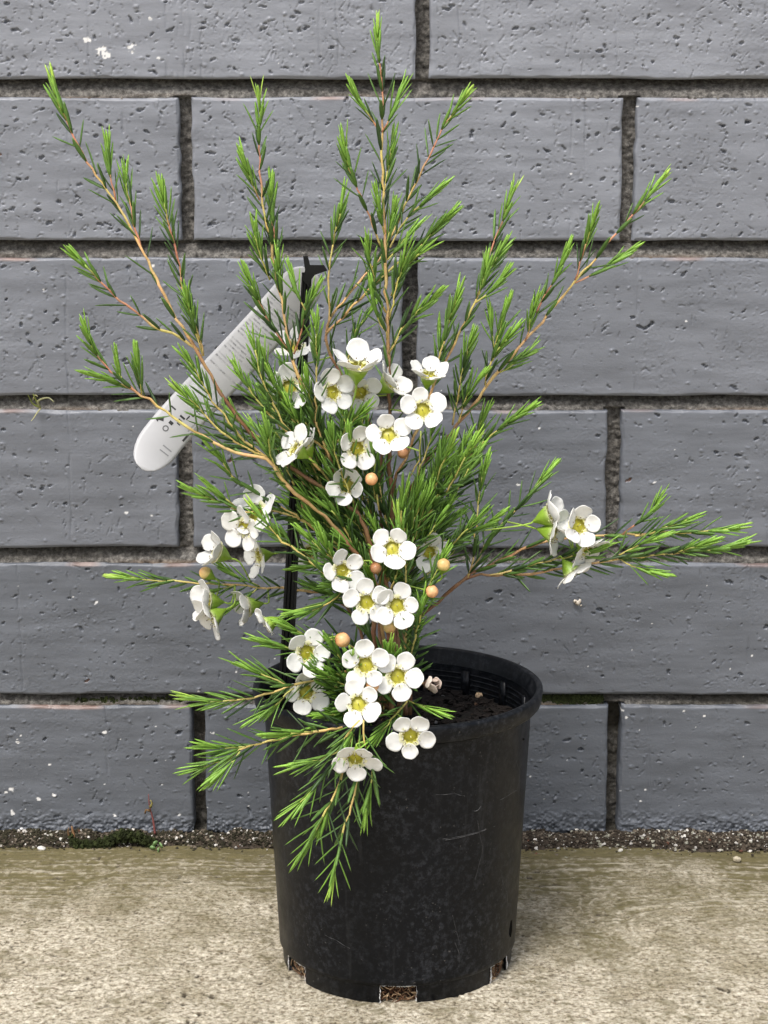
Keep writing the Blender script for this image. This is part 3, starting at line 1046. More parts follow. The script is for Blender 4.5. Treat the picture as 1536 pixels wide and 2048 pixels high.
# 6 long right branch
BR.append([
    ([(1338, 338), (1288, 403), (1233, 468), (1190, 517), (1146, 566), (1097, 626), (1046, 685), (997, 743), (956, 798), (913, 854), (865, 909), (845, 935), (820, 985), (800, 1060), (795, 1200), (796, 1430)], (.03, .025, .02, .02, .0), 1.4, .5, 75, True, .75),
    ([(1198, 411), (1175, 477), (1150, 560)], (.025, .025), .5, .3, 24, True, .7),
    ([(1277, 490), (1215, 532), (1150, 566)], (.03, .025), .5, .4, 40, True, .7),
    ([(1140, 482), (1112, 550), (1085, 600), (1062, 655)], (.015, .022), .55, .5, 45, True, .9),
    ([(1077, 585), (1063, 635), (1050, 682)], (.015, .02), .5, .4, 30, True, .8),
    ([(1020, 587), (1004, 640), (988, 708), (970, 770)], (.01, .02), .55, .55, 62, False, 1.),
    ([(1036, 650), (1004, 690), (985, 722)], (.01, .015), .45, .6, 34, False, .9),
    ([(978, 615), (984, 660), (990, 700)], (.015, .015), .4, .5, 24, False, .8),
    ([(1070, 693), (1035, 722), (1000, 745)], (.03, .022), .5, .6, 34, False, .9),
    ([(952, 654), (935, 705), (918, 775), (905, 850)], (.01, .02), .55, .6, 60, False, 1.),
    ([(981, 737), (940, 780), (915, 850)], (.01, .02), .5, .6, 42, False, 1.),
    ([(1080, 806), (1037, 830), (997, 859), (960, 890), (935, 930), (905, 1000), (860, 1050), (800, 1150)], (.02, .025, .01), .7, .75, 75, False, 1.1),
    ([(985, 800), (962, 845), (955, 880), (937, 942), (905, 990), (870, 1042), (810, 1130)], (.03, .03, .01), .7, .8, 60, False, 1.1),
    ([(905, 880), (880, 940), (850, 990), (810, 1060)], (.005, .01), .5, .9, 60, False, 1.1),
])
# 7 right, low horizontal branches
BR.append([
    ([(1502, 1050), (1466, 1056), (1386, 1066), (1341, 1062), (1288, 1069), (1234, 1071), (1127, 1075), (1064, 1092), (1024, 1109), (980, 1131), (926, 1158), (877, 1203), (830, 1260), (800, 1430)], (.02, .02, .015, .01, .0), 1.2, .7, 70, False, 1.0),
    ([(1404, 1025), (1360, 1048), (1320, 1060), (1270, 1072)], (.015, .018), .5, .6, 44, False, 1.1),
    ([(1323, 980), (1305, 1018), (1282, 1042), (1243, 1070)], (.015, .018), .5, .4, 26, True, .7),
    ([(1504, 1076), (1466, 1092), (1377, 1105), (1305, 1110), (1243, 1118), (1171, 1129), (1118, 1138), (1042, 1149), (962, 1150), (926, 1160)], (.01, .01, .01, .012), .8, .7, 68, False, 1.05),
    ([(1428, 1078), (1395, 1092), (1350, 1106)], (.005, .01), .4, .6, 26, False, 1.),
    ([(1348, 1066), (1297, 1082), (1261, 1098), (1225, 1120)], (.005, .01), .5, .7, 40, False, 1.1),
    ([(1341, 1147), (1297, 1142), (1265, 1135), (1243, 1120)], (.005, .01), .4, .6, 24, False, .9),
    ([(1232, 1080), (1180, 1105), (1100, 1122), (1040, 1135), (980, 1150)], (.0, .01), .5, .5, 66, False, 1.2),
    ([(1116, 924), (1064, 982), (1024, 1028), (993, 1062), (960, 1110), (932, 1156)], (.03, .012), .6, .8, 80, False, 1.1),
    ([(1010, 1022), (975, 1048), (950, 1058), (880, 1085), (820, 1110)], (.0, .01), .5, .8, 62, False, 1.1),
    ([(985, 905), (965, 955), (955, 1035), (945, 1120), (935, 1156)], (.02, .012), .5, .9, 70, False, 1.1),
])
# 8 low left horizontal branch (behind the stake)
BR.append([
    ([(213, 1152), (298, 1160), (363, 1163), (438, 1168), (513, 1173), (555, 1176), (607, 1181), (660, 1192), (711, 1250), (760, 1430)], (.03, .028, .025, .015, .0), 1.0, .7, 85, False, .85),
    ([(430, 1122), (460, 1142), (485, 1158), (520, 1173)], (.025, .026), .35, .5, 10, False, .6),
    ([(452, 1220), (475, 1207), (495, 1192), (516, 1174)], (.022, .026), .4, .7, 24, False, 1.),
    ([(400, 1190), (435, 1180), (470, 1170)], (.03, .026), .35, .8, 30, False, .9),
])
# 9 left mid shoots
BR.append([
    ([(493, 1000), (526, 1037), (552, 1070), (581, 1093), (623, 1125), (662, 1155), (700, 1163), (750, 1200), (770, 1430)], (-.045, -.04, -.03, 0), 1.1, .7, 60, False, 1.),
    ([(363, 967), (408, 992), (447, 1005), (482, 1022), (540, 1020), (610, 1045), (690, 1110)], (-.02, -.02, -.01), .7, .75, 70, False, 1.1),
    ([(410, 966), (440, 990), (470, 1012)], (-.025, -.02), .4, .6, 28, False, 1.),
    ([(399, 880), (440, 918), (463, 953), (498, 980), (560, 1012), (640, 1060)], (-.02, -.015), .6, .9, 90, False, .9),
    ([(562, 1226), (603, 1226), (638, 1217), (673, 1191), (694, 1168)], (-.05, -.035), .5, .5, 35, False, .8),
    ([(548, 1242), (594, 1264), (626, 1279), (690, 1285), (740, 1330)], (-.055, -.045, -.02), .6, .5, 38, False, .9),
    ([(498, 1274), (526, 1285), (571, 1295), (640, 1310), (720, 1340)], (-.05, -.05, -.02), .55, .8, 42, False, .9),
    ([(640, 1050), (650, 1085), (668, 1120), (690, 1160)], (-.04, -.03), .5, .8, 40, False, 1.1),
    ([(590, 1050), (620, 1080), (655, 1112), (690, 1150)], (-.04, -.03), .5, .8, 50, False, 1.1),
])
# 10 left inner foliage
BR.append([
    ([(342, 757), (370, 790), (400, 820), (430, 850), (470, 885), (510, 905), (545, 915)], (-.035, -.03, -.02), .7, .7, 75, False, 1.15),
    ([(354, 693), (397, 752), (424, 801), (459, 844), (490, 883), (535, 915)], (-.03, -.02), .7, .7, 75, False, 1.0),
    ([(498, 650), (510, 700), (525, 760), (555, 825), (590, 880), (640, 940)], (-.03, -.02), .7, .65, 85, False, 1.15),
    ([(524, 684), (537, 740), (562, 795), (590, 850), (650, 900)], (-.025, -.015), .7, .7, 70, False, 1.15),
    ([(462, 717), (488, 760), (520, 806), (560, 850), (605, 905)], (-.035, -.02), .7, .7, 70, False, 1.1),
    ([(528, 828), (536, 875), (550, 930), (580, 975)], (-.04, -.025), .6, .7, 48, False, 1.2),
    ([(450, 800), (485, 850), (530, 880), (580, 930), (630, 1000)], (-.01, -.005), .6, .9, 80, False, 1.1),
    ([(540, 780), (580, 825), (625, 860), (660, 900)], (-.02, -.012), .5, .8, 50, False, 1.1),
    ([(560, 700), (575, 760), (600, 840), (640, 930)], (-.005, 0), .5, .8, 60, False, 1.1),
])
# 11 centre foliage
BR.append([
    ([(793, 1005), (800, 1060), (806, 1110), (800, 1200), (790, 1430)], (-.035, -.03, 0), .8, .9, 70, False, 1.3),
    ([(838, 945), (832, 990), (815, 1040), (800, 1110)], (-.02, -.02), .6, .8, 60, False, 1.3),
    ([(868, 962), (850, 1010), (830, 1070), (805, 1140)], (-.02, -.02), .6, .9, 60, False, 1.3),
    ([(812, 955), (806, 1000), (800, 1080)], (-.03, -.025), .6, .8, 50, False, 1.3),
    ([(735, 1020), (755, 1070), (775, 1130)], (-.015, -.015), .5, .9, 50, False, 1.2),
    ([(855, 1170), (845, 1210), (838, 1245), (815, 1330), (795, 1430)], (-.05, -.04, -.01), .7, 1.1, 60, False, 1.3),
    ([(900, 1085), (880, 1130), (850, 1190), (820, 1270)], (-.02, -.02), .5, 1., 55, False, 1.),
    ([(760, 860), (755, 930), (765, 1010), (785, 1090)], (.0, .0), .6, .9, 90, False, 1.1),
    ([(690, 990), (710, 1040), (740, 1090), (770, 1150)], (.0, .0), .5, .9, 60, False, 1.2),
    ([(860, 1020), (835, 1080), (815, 1150), (800, 1230)], (.02, .01), .5, 1., 70, False, 1.2),
    ([(700, 1180), (720, 1240), (755, 1300), (775, 1400)], (-.01, 0), .5, .8, 60, False, 1.0),
    ([(820, 1230), (815, 1290), (800, 1360), (790, 1430)], (.01, 0), .5, .8, 60, False, .9),
])
# 12 low left sprays over the rim
BR.append([
    ([(360, 1394), (418, 1402), (477, 1400), (527, 1391), (578, 1372), (633, 1360), (680, 1344), (730, 1360), (765, 1430)], (-.06, -.06, -.055, -.045, -.01), 1.0, .6, 66, False, 1.),
    ([(472, 1320), (516, 1346), (552, 1362), (582, 1374)], (-.06, -.055), .5, .4, 26, False, .9),
    ([(490, 1447), (527, 1424), (558, 1404), (588, 1376)], (-.065, -.055), .5, .6, 32, False, .9),
    ([(363, 1540), (410, 1532), (457, 1518), (482, 1498), (520, 1488), (559, 1479), (613, 1468), (664, 1459), (711, 1449), (750, 1427), (775, 1400)], (-.085, -.085, -.08, -.075, -.03), .9, .85, 84, False, 1.15),
    ([(402, 1491), (450, 1497), (504, 1490)], (-.085, -.08), .5, .6, 30, False, 1.),
    ([(420, 1560), (450, 1535), (480, 1503)], (-.09, -.085), .4, .7, 22, False, 1.),
    ([(539, 1466), (580, 1466), (625, 1464)], (-.09, -.08), .5, .6, 30, False, 1.2),
    ([(574, 1536), (621, 1526), (672, 1505), (703, 1473), (735, 1440)], (-.092, -.08), .6, .7, 55, False, 1.1),
    ([(738, 1490), (781, 1442), (812, 1405), (805, 1385)], (-.085, -.05), .6, .6, 36, False, 1.1),
    ([(878, 1425), (845, 1412), (815, 1400)], (-.07, -.06), .3, .9, 22, False, .8),
])
# 13 hanging sprays in front of the pot
BR.append([
    ([(660, 1790), (668, 1739), (684, 1669), (703, 1614), (715, 1563), (722, 1510), (735, 1450), (770, 1410)], (-.09, -.09, -.088, -.08, -.03), .8, .8, 82, False, 1.05),
    ([(588, 1728), (621, 1680), (652, 1622), (680, 1563), (695, 1515), (720, 1450)], (-.09, -.09, -.08), .7, .75, 62, False, 1.0),
    ([(574, 1632), (600, 1606), (625, 1580), (645, 1544), (672, 1505)], (-.092, -.088), .5, .8, 42, False, 1.),
    ([(728, 1650), (735, 1600), (745, 1540), (746, 1485), (752, 1440)], (-.085, -.08), .5, .75, 62, False, .9),
    ([(690, 1500), (702, 1470), (725, 1440)], (-.09, -.08), .4, .9, 22, False, 1.),
    ([(640, 1660), (650, 1640), (660, 1605)], (-.088, -.09), .4, .9, 22, False, 1.),
])


def core_fill():
    """short leafy shoots that make the dense heart of the bush"""
    rnd = random.Random(21)
    sets = [(560, 830, 80, 80, 24), (690, 860, 70, 90, 17), (840, 1010, 65, 65, 16), (590, 990, 70, 70, 20), (730, 1070, 70, 60, 18), (900, 1020, 60, 60, 12), (930, 880, 50, 60, 9), (680, 1340, 60, 50, 13), (640, 1440, 60, 35, 12), (810, 1190, 45, 60, 10), (640, 1150, 60, 45, 8), (775, 1300, 30, 40, 6)]
    out = []
    for cx, cy, sx, sy, n in sets:
        g = []
        for _ in range(n):
            tx, ty = rnd.gauss(cx, sx * .6), rnd.gauss(cy, sy * .6)
            low = cy > 1250
            bx, by = rnd.gauss(770, 14), (1420 if low else rnd.uniform(1120, 1260))
            vx, vy = bx - tx, by - ty
            l = math.hypot(vx, vy)
            ln = min(l * .8, rnd.uniform(110, 170))
            mx, my = tx + vx / l * ln, ty + vy / l * ln
            y0 = rnd.uniform(-.075, -.05) if low else rnd.uniform(-.030, .04)
            g.append(([(tx, ty), ((tx + mx) / 2 + rnd.gauss(0, 5), (ty + my) / 2 + rnd.gauss(0, 5)), (mx, my)], (y0, y0 * .6), .55, rnd.uniform(.7, 1.1), 44, False, 1.15))
        out.append(g)
    return out


OLD = random.Random(77)
for i, g in enumerate(BR + core_fill()):
    smb, lmb = MB(), MB()
    for j, sh in enumerate(g):
        pts, Ys, rb, sp, lf, red, dens = sh
        shoot(smb, lmb, pts, Ys, rb, sp, lf, red, seed=i * 31 + j, dens=dens, llen=1.3 if i in (11, 12) else 1.08, old=OLD.uniform(.0, .5) if i > 12 else (.12 if j else 0))
    b = smb.build("branch", M_STEM, plant)
    if lmb.v: lmb.build("leaves", M_LEAF, b)

# ---------------------------------------------------------------- flowers
WHITE, CREAM = (0.87, 0.865, 0.83), (0.74, 0.72, 0.46)
LIME, LIME2, OLIVE = srgb(200, 194, 62), srgb(150, 184, 66), srgb(150, 142, 24)


def petal_mesh(mb, ang, open_, rnd, rp=0.0048, r0=0.0038):
    """one rounded, dished petal; open_ = tilt above the flower's plane (rad)"""
    n, k = 26, 6
    rot = Matrix.Rotation(ang, 3, 'Z') @ Matrix.Rotation(-open_, 3, 'Y')
    rp *= rnd.uniform(.88, 1.08)
    w_ = rnd.uniform(.96, 1.12)
    open_ += rnd.gauss(0, .10)
    rot = Matrix.Rotation(ang, 3, 'Z') @ Matrix.Rotation(-open_, 3, 'Y')
    vs, cols = [], []
    ph = rnd.uniform(0, 6.3)
    tw = rnd.gauss(0, .14)
    cup = rnd.uniform(.04, .30)
    ruf, rf2, lob = rnd.uniform(.015, .05), rnd.uniform(0, 6.3), rnd.choice((5, 6, 7))

    base = Matrix.Rotation(ang, 3, 'Z') @ Vector((r0, 0, 0.0003))

    def place(u, v):
        rr_ = math.hypot(u, v)
        x = rp * .98 * (1.0 + u)
        th_ = math.atan2(v, u)
        z = rp * (cup * rr_ * rr_ - .06 * math.sin(3 * th_ + ph) * rr_ ** 3 + ruf * math.sin(lob * th_ + rf2) * rr_ ** 4 + .05 * math.exp(-(v / .12) ** 2) * rr_) + tw * rp * v
        y = rp * w_ * v * (1 - .28 * max(0, -u) ** 2)
        return base + rot @ Vector((x, y, z))
    top, bot = [], []
    top.append(place(0, 0))
    for i in range(1, k + 1):
        for j in range(n):
            a = 2 * math.pi * j / n
            q = i / k
            e = q * (1 + ((.022 * math.sin(lob * a + ph) + rnd.uniform(-.012, .012)) if i == k else 0))
            top.append(place(e * math.cos(a), e * math.sin(a)))
    nrm = rot @ Vector((0, 0, 1))
    bot = [p - nrm * 0.00022 for p in top]
    N = len(top)
    fs = []
    for s in (0, 1):
        o = s * N
        for j in range(n):
            f = (o, o + 1 + j, o + 1 + (j + 1) % n)
            fs.append(f if s == 0 else f[::-1])
        for i in range(1, k):
            for j in range(n):
                a, b = o + 1 + (i - 1) * n + j, o + 1 + (i - 1) * n + (j + 1) % n
                f = (a, a + n, b + n, b)
                fs.append(f if s == 0 else f[::-1])
    e0 = 1 + (k - 1) * n
    for j in range(n):
        fs.append((e0 + j, N + e0 + j, N + e0 + (j + 1) % n, e0 + (j + 1) % n))
    for p in top + bot:
        d = (p - base).length
        t = min(1, max(0, 1 - d / 0.0022))
        cols.append(lerp(WHITE, CREAM, t * .5))
    mb.add(top + bot, fs, cols)


def make_flower(seed, open_deg, n_pet=5):
    rnd = random.Random(seed)
    mb = MB()
    for i in range(n_pet):
        petal_mesh(mb, 2 * math.pi * i / 5 + rnd.gauss(0, .05), R(open_deg + rnd.gauss(0, 6)), rnd)
    fl = mb.build("flower", M_PETAL)
    # green funnel behind
    mb = MB()
    n = 25
    prof = [(0.0050, 0.0006), (0.0048, -0.0002), (0.0042, -0.0016), (0.0034, -0.0034), (0.0022, -0.0052), (0.0012, -0.0066), (0.0007, -0.0078)]
    vs, cc = [], []
    for i, (r, z) in enumerate(prof):
        for j in range(n):
            a = 2 * math.pi * j / n
            k = 1 + .05 * math.cos(5 * a) * (i > 0)
            vs.append((r * k * math.cos(a), r * k * math.sin(a), z))
            cc.append(lerp(lerp(LIME2, CREAM, .55), LIME2, min(1, i / 1.5)) if i < 2 else lerp(LIME2, srgb(126, 160, 48), i / 7))
    fs = [(i * n + j, i * n + (j + 1) % n, (i + 1) * n + (j + 1) % n, (i + 1) * n + j) for i in range(len(prof) - 1) for j in range(n)]
    mb.add(vs, [f[::-1] for f in fs], cc)
    for i in range(5):     # sepals between the petals
        a = 2 * math.pi * (i + .5) / 5
        r_ = Matrix.Rotation(a, 3, 'Z')
        mb.add([r_ @ Vector(v) for v in ((.0040, -.0011, -.0004), (.0040, .0011, -.0004), (.0062, 0, .0004), (.0042, 0, -.0009))], [(0, 1, 2), (0, 2, 3), (2, 1, 3), (0, 3, 1)], lerp(LIME2, CREAM, .4))
    mb.build("calyx", M_FLESH, fl)
    # nectar cup
    mb = MB()
    n = 24
    prof = [(0.0, -0.0006), (0.0009, -0.0005), (0.0022, -0.0010), (0.0031, -0.0011), (0.0037, -0.0006), (0.0041, 0.0004)]
    vs, cc = [], []
    for i, (r, z) in enumerate(prof):
        for j in range(n):
            a = 2 * math.pi * j / n
            vs.append((r * math.cos(a), r * math.sin(a), z))
            cc.append(lerp(LIME, OLIVE, .75 if i > 2 else .1))
    fs = [(i * n + j, (i + 1) * n + j, (i + 1) * n + (j + 1) % n, i * n + (j + 1) % n) for i in range(len(prof) - 1) for j in range(n)]
    mb.add(vs, fs, cc)
    mb.build("nectar_cup", M_FLESH, fl)
    # stamens, fringe and style
    mb = MB()
    for i in range(20):
        a = 2 * math.pi * i / 20 + rnd.gauss(0, .05)
        r_ = Matrix.Rotation(a, 3, 'Z')
        if i % 2:
            mb.add([r_ @ Vector(v) for v in ((.0040, -.0006, .0004), (.0040, .0006, .0004), (.0033, 0, .0015), (.0044, 0, .0009))], [(0, 1, 2), (1, 3, 2), (3, 0, 2)], (0.74, 0.71, 0.40))
        else:
            h = rnd.uniform(.0010, .0018)
            q = rnd.uniform(.0044, .0056)
            mb.tube([r_ @ Vector((.0043, 0, .0003)), r_ @ Vector((q, 0, h)), r_ @ Vector((q - .0004, 0, h + .0008))], [.00030, .00026, .0002], 5, [(0.78, .76, .56)] * 3)
            mb.lump(r_ @ Vector((q - .0006, 0, h + .0010)), .00030, (0.16, 0.09, 0.05), rng=rnd)
    # cream collar
    vs, cc = [], []
    n = 30
    for i, (r, z) in enumerate(((.0037, .0003), (.0047, .0010), (.0061, .0009))):
        for j in range(n):
            a = 2 * math.pi * j / n
            rr_ = r * (1 + (.10 if i == 0 else .04) * math.sin(10 * a))
            vs.append((rr_ * math.cos(a), rr_ * math.sin(a), z + .0002 * math.sin(10 * a)))
            cc.append(lerp((0.70, 0.68, 0.22), (0.82, 0.80, 0.60), i / 2))
    mb.add(vs, [(i * n + j, (i + 1) * n + j, (i + 1) * n + (j + 1) % n, i * n + (j + 1) % n) for i in range(2) for j in range(n)], cc)
    mb.tube([(0, 0, -.0006), (.0001, 0, .0014), (.0003, .0002, .0032)], [.00034, .00026, .00022], 6, [LIME, (0.72, 0.72, 0.30), (0.75, 0.74, 0.40)])
    mb.build("stamens", M_FLESH, fl)
    return fl


PROTO = [make_flower(1, 10), make_flower(2, 20), make_flower(3, 36), make_flower(4, 16), make_flower(5, 26), make_flower(6, 4, 4),
         make_flower(7, 13), make_flower(8, 24), make_flower(9, 40), make_flower(10, 18)]
NEXT = {0: 6, 1: 7, 2: 8, 3: 9}
TURN = {}
KIDS = {f.name: list(f.children) for f in PROTO}
USED = set()


def flower(px, py, Y, face, spin, size=1.0, proto=0):
    """face = (right, up, towards the camera)"""
    d = Vector((face[0], -face[2], face[1])).normalized()
    c = P(px, py, Y)
    q = d.to_track_quat('Z', 'Y')
    M = Matrix.Translation(c) @ q.to_matrix().to_4x4() @ Matrix.Rotation(R(spin), 4, 'Z') @ Matrix.Scale(size * .94, 4)
    TURN[proto] = TURN.get(proto, 0) + 1
    if TURN[proto] % 2 == 0: proto = NEXT.get(proto, proto)
    src = PROTO[proto]
    if proto not in USED:
        USED.add(proto)
        o = src
    else:
        o = src.copy()
        COL.objects.link(o)
        for ch in KIDS[src.name]:
            x = ch.copy()
            COL.objects.link(x)
            x.parent = o
    o.parent = plant
    o.matrix_local = M
    stalk(c - d * 0.0076 * size, -d, o, M)


def stalk(p, d, owner, M, r=.00042):
    best, bd = None, 9
    for q in STEM_PTS:
        l = (q - p).length + max(0, .005 - (q - p).length) * 3
        # prefer stems that lie behind the flower
        l *= 1.0 - .45 * ((q - p).normalized().dot(d))
        if l < bd: bd, best = l, q
    L = (best - p).length
    mid = p + d * min(L * .35, .005)
    pts = catmull([p, mid, best], .0025)
    inv = M.inverted()
    mb = MB()
    k = M.to_scale().x
    mb.tube([inv @ x for x in pts], r / k, 6, [lerp(LIME2, STEM_G, i / max(len(pts) - 1, 1)) for i in range(len(pts))])
    mb.build("stalk", M_STEM, owner)


FL = [
    # px, py, Y, facing, spin, size, prototype
    (845, 820, -.030, (0.10, 0.30, 1), 92, .98, 1),
    (857, 752, -.005, (0.15, 0.95, .35), 60, .98, 2),
    (777, 871, -.032, (-.05, 0.45, 1), 100, .98, 1),
    (713, 897, -.022, (0.45, 0.15, 1), 80, 1.0, 3),
    (692, 970, -.018, (0.05, 0.15, 1), 50, .95, 2),
    (592, 900, -.034, (-.70, 0.55, .35), 20, 1.0, 4),
    (610, 893, -.022, (-.45, 0.80, .30), 55, .95, 2),
    (664, 785, -.018, (0.50, 0.25, .8), 100, .95, 4),
    (716, 734, -.020, (0.10, 0.92, .30), 10, 1.25, 2),
    (720, 785, -.006, (0.25, -.3, .8), 40, .95, 3),
    (778, 768, -.004, (0.70, 0.55, .2), 30, 1.05, 2),
    (589, 695, .008, (0.0, 0.80, .6), 75, 1.0, 3),
    (578, 775, -.012, (0.05, 0.25, 1), 15, .95, 4),
    (514, 1026, -.020, (-.55, 0.50, .75), 35, 1.10, 4),
    (490, 1056, -.024, (-.60, -.1, .75), 80, 1.0, 4),
    (436, 1106, .012, (-.80, 0.45, .38), 10, 1.05, 2),
    (520, 1112, .012, (-.85, -.05, .42), 50, 1.0, 1),
    (418, 1203, .016, (-.90, 0.15, .40), 25, 1.08, 2),
    (426, 1234, .012, (-.80, -.42, .40), 60, 1.05, 4),
    (499, 1212, .020, (-.88, -.10, .30), 40, 1.0, 2),
    (536, 1248, -.030, (-.75, -.40, .20), 0, .85, 5),
    (612, 1305, -.055, (0.42, 0.15, .9), 65, 1.02, 3),
    (612, 1384, -.050, (0.25, 0.10, .9), 30, .98, 3),
    (731, 1330, -.070, (0.02, 0.22, 1), 90, 1.0, 0),
    (795, 1352, -.068, (0.10, 0.20, 1), 62, 1.0, 0),
    (717, 1408, -.078, (0.0, 0.42, 1), 108, .98, 3),
    (711, 1516, -.094, (-.05, -.42, .9), 54, 1.0, 3),
    (821, 1471, -.082, (0.05, -.12, 1), 54, .98, 0),
    (733, 1204, -.045, (0.06, 0.12, 1), 96, .98, 0),
    (794, 1211, -.046, (0.06, 0.18, 1), 74, .98, 3),
    (784, 1097, -.042, (0.0, 0.45, 1), 60, .98, 1),
    (683, 1142, -.040, (0.45, 0.20, .8), 30, .98, 3),
    (858, 1105, -.012, (0.40, 0.10, .8), 10, .90, 3),
    (1098, 1032, -.004, (0.85, 0.35, .15), 20, 1.12, 2),
    (1104, 1066, -.004, (0.75, -.15, .3), 70, 1.06, 4),
    (1156, 1052, -.010, (0.35, 0.30, .85), 75, 1.05, 2),
    (1172, 1098, -.002, (0.45, -.45, .4), 30, 1.05, 3),
    (1142, 1142, -.002, (0.55, -.75, .25), 35, .95, 4),
    (622, 1105, .020, (-.3, .2, .8), 20, .85, 3),
]
for f in FL:
    flower(*f)


def bud(px, py, Y, r=.0036, kind=0, d=(0, .3, 1)):
    d = Vector((d[0], -d[2], d[1])).normalized()
    r *= .93
    c = P(px, py, Y)
    mb = MB()
    n = 18
    peach, peach2 = srgb(232, 160, 108), srgb(240, 196, 140)
    if kind == 1: peach, peach2 = srgb(226, 204, 130), srgb(236, 180, 120)
    if kind == 2: peach, peach2 = srgb(176, 122, 84), srgb(196, 146, 104)
    prof = [(math.sin(math.pi * t / 12), math.cos(math.pi * t / 12)) for t in range(0, 13)]
    vs, cc = [], []
    for i, (rr_, z) in enumerate(prof):
        for j in range(n):
            a = 2 * math.pi * j / n
            seam = 1 - .05 * (1 - abs(math.cos(2.5 * a))) * (z > -.3)
            vs.append(Vector((rr_ * r * seam * math.cos(a), rr_ * r * seam * math.sin(a), z * r * .98)))
            cc.append(tuple(x * (.93 + .1 * abs(math.cos(2.5 * a))) for x in lerp(peach2, peach, min(1, i / 6))))
    q = d.to_track_quat('Z', 'Y')
    fs = [(i * n + j, (i + 1) * n + j, (i + 1) * n + (j + 1) % n, i * n + (j + 1) % n) for i in range(12) for j in range(n)]
    mb.add(vs, fs, cc)
    o = mb.build("bud", M_FLESH, plant)
    o.matrix_local = Matrix.Translation(c) @ q.to_matrix().to_4x4()
    cm = MB()
    prof = [(.96, -.22), (.90, -.55), (.62, -1.0), (.35, -1.5), (.16, -1.9)]
    vs = [(rr_ * r * 1.03 * math.cos(2 * math.pi * j / n), rr_ * r * 1.03 * math.sin(2 * math.pi * j / n), z * r) for (rr_, z) in prof for j in range(n)]
    cm.add(vs, [(i * n + j, (i + 1) * n + j, (i + 1) * n + (j + 1) % n, i * n + (j + 1) % n) for i in range(4) for j in range(n)], LIME2 if kind < 2 else peach)
    cm.build("calyx", M_FLESH, o)
    stalk(c - d * r * 1.85, -d, o, Matrix.Translation(c) @ q.to_matrix().to_4x4(), .0004)


for b_ in [(743, 958, -.035, .0033, 0, (0, .4, .9)), (887, 1130, -.03, .0035, 1, (.1, .75, .5)), (864, 1183, -.05, .0033, 0, (.1, .2, .9)),
           (685, 1280, -.06, .0039, 0, (.3, .1, .9)), (745, 1373, -.070, .0037, 0, (.1, -.1, 1)), (779, 1254, -.045, .0034, 1, (.1, -.4, .8)),
           (398, 1190, .035, .0031, 0, (-.7, .2, .5)), (411, 1146, .02, .0036, 1, (-.7, .55, .3)), (752, 1137, -.035, .0030, 2, (.3, -.2, .8)),
           (615, 1010, .0, .0036, 2, (-.3, .2, .8)), (806, 906, -.01, .0030, 2, (-.2, -.2, .8))]:
    bud(*b_)



def withered(px, py, Y):
    c = P(px, py, Y)
    rnd = random.Random(31)
    d = Vector((.62, -.72, .15)).normalized()
    M = Matrix.Translation(c) @ d.to_track_quat('Z', 'Y').to_matrix().to_4x4()
    mb = MB()
    for i in range(5):
        petal_mesh(mb, 2 * math.pi * i / 5 + rnd.gauss(0, .12), R(rnd.uniform(78, 104)), rnd, .0030, .0026)
    tone = [srgb(222, 204, 190), srgb(206, 184, 168), srgb(232, 218, 206)]
    mb.c = [lerp(tone[(k * 5 // len(mb.c)) % 3], x, .12) for k, x in enumerate(mb.c)]
    mb.lump((0, 0, .0002), .0026, srgb(96, 74, 60), rng=rnd)
    o = mb.build("withered_flower", M_PETAL, plant)
    o.matrix_local = M
    tag(o, "shrivelled brownish flower")
    st = MB()
    path = catmull([c, c - d * .005, P(800, 1385, -.04)], .003)
    inv = M.inverted()
    st.tube([inv @ x for x in path], .0005, 6, [srgb(150, 120, 80)] * len(path))
    st.build("stalk", M_STEM, o)


withered(857, 1368, -.052)


def build_roots():
    """root ball seen through the foot's notches"""
    rnd = random.Random(9)
    mb = MB()
    vs, fs = lathe([(0.053, 0.0125), (0.054, 0.006), (0.053, 0.001)], 90)
    mb.add([(x + POT_X + rnd.uniform(-.0008, .0008), y + rnd.uniform(-.0008, .0008), z) for x, y, z in vs], fs, (0.030, 0.016, 0.009))
    for th0 in range(-210, 60, 60):
        for _ in range(42):
            a = R(th0 + 0 + rnd.uniform(-9, 9))
            pts = []
            z = rnd.uniform(.0015, .0085)
            r = rnd.uniform(.0545, .0572)
            for _k in range(5):
                pts.append((POT_X + r * math.cos(a), r * math.sin(a), min(max(z, .0006), .0092)))
                a += rnd.gauss(0, .035); z += rnd.gauss(0, .0018); r = min(.0578, max(.0535, r + rnd.gauss(0, .0008)))
            g = rnd.uniform(.5, 1.4)
            mb.tube(catmull(pts, .0012), rnd.uniform(.00012, .0003), 5, None)
            n_ = len(mb.v) - len(mb.c)
            k = len(catmull(pts, .0012)) * 5
            col = lerp(srgb(92, 60, 40), srgb(196, 168, 132), rnd.random() ** 2)
            mb.c[-k:] = [col] * k
    mb.build("roots", M_DIRT, plant)


build_roots()

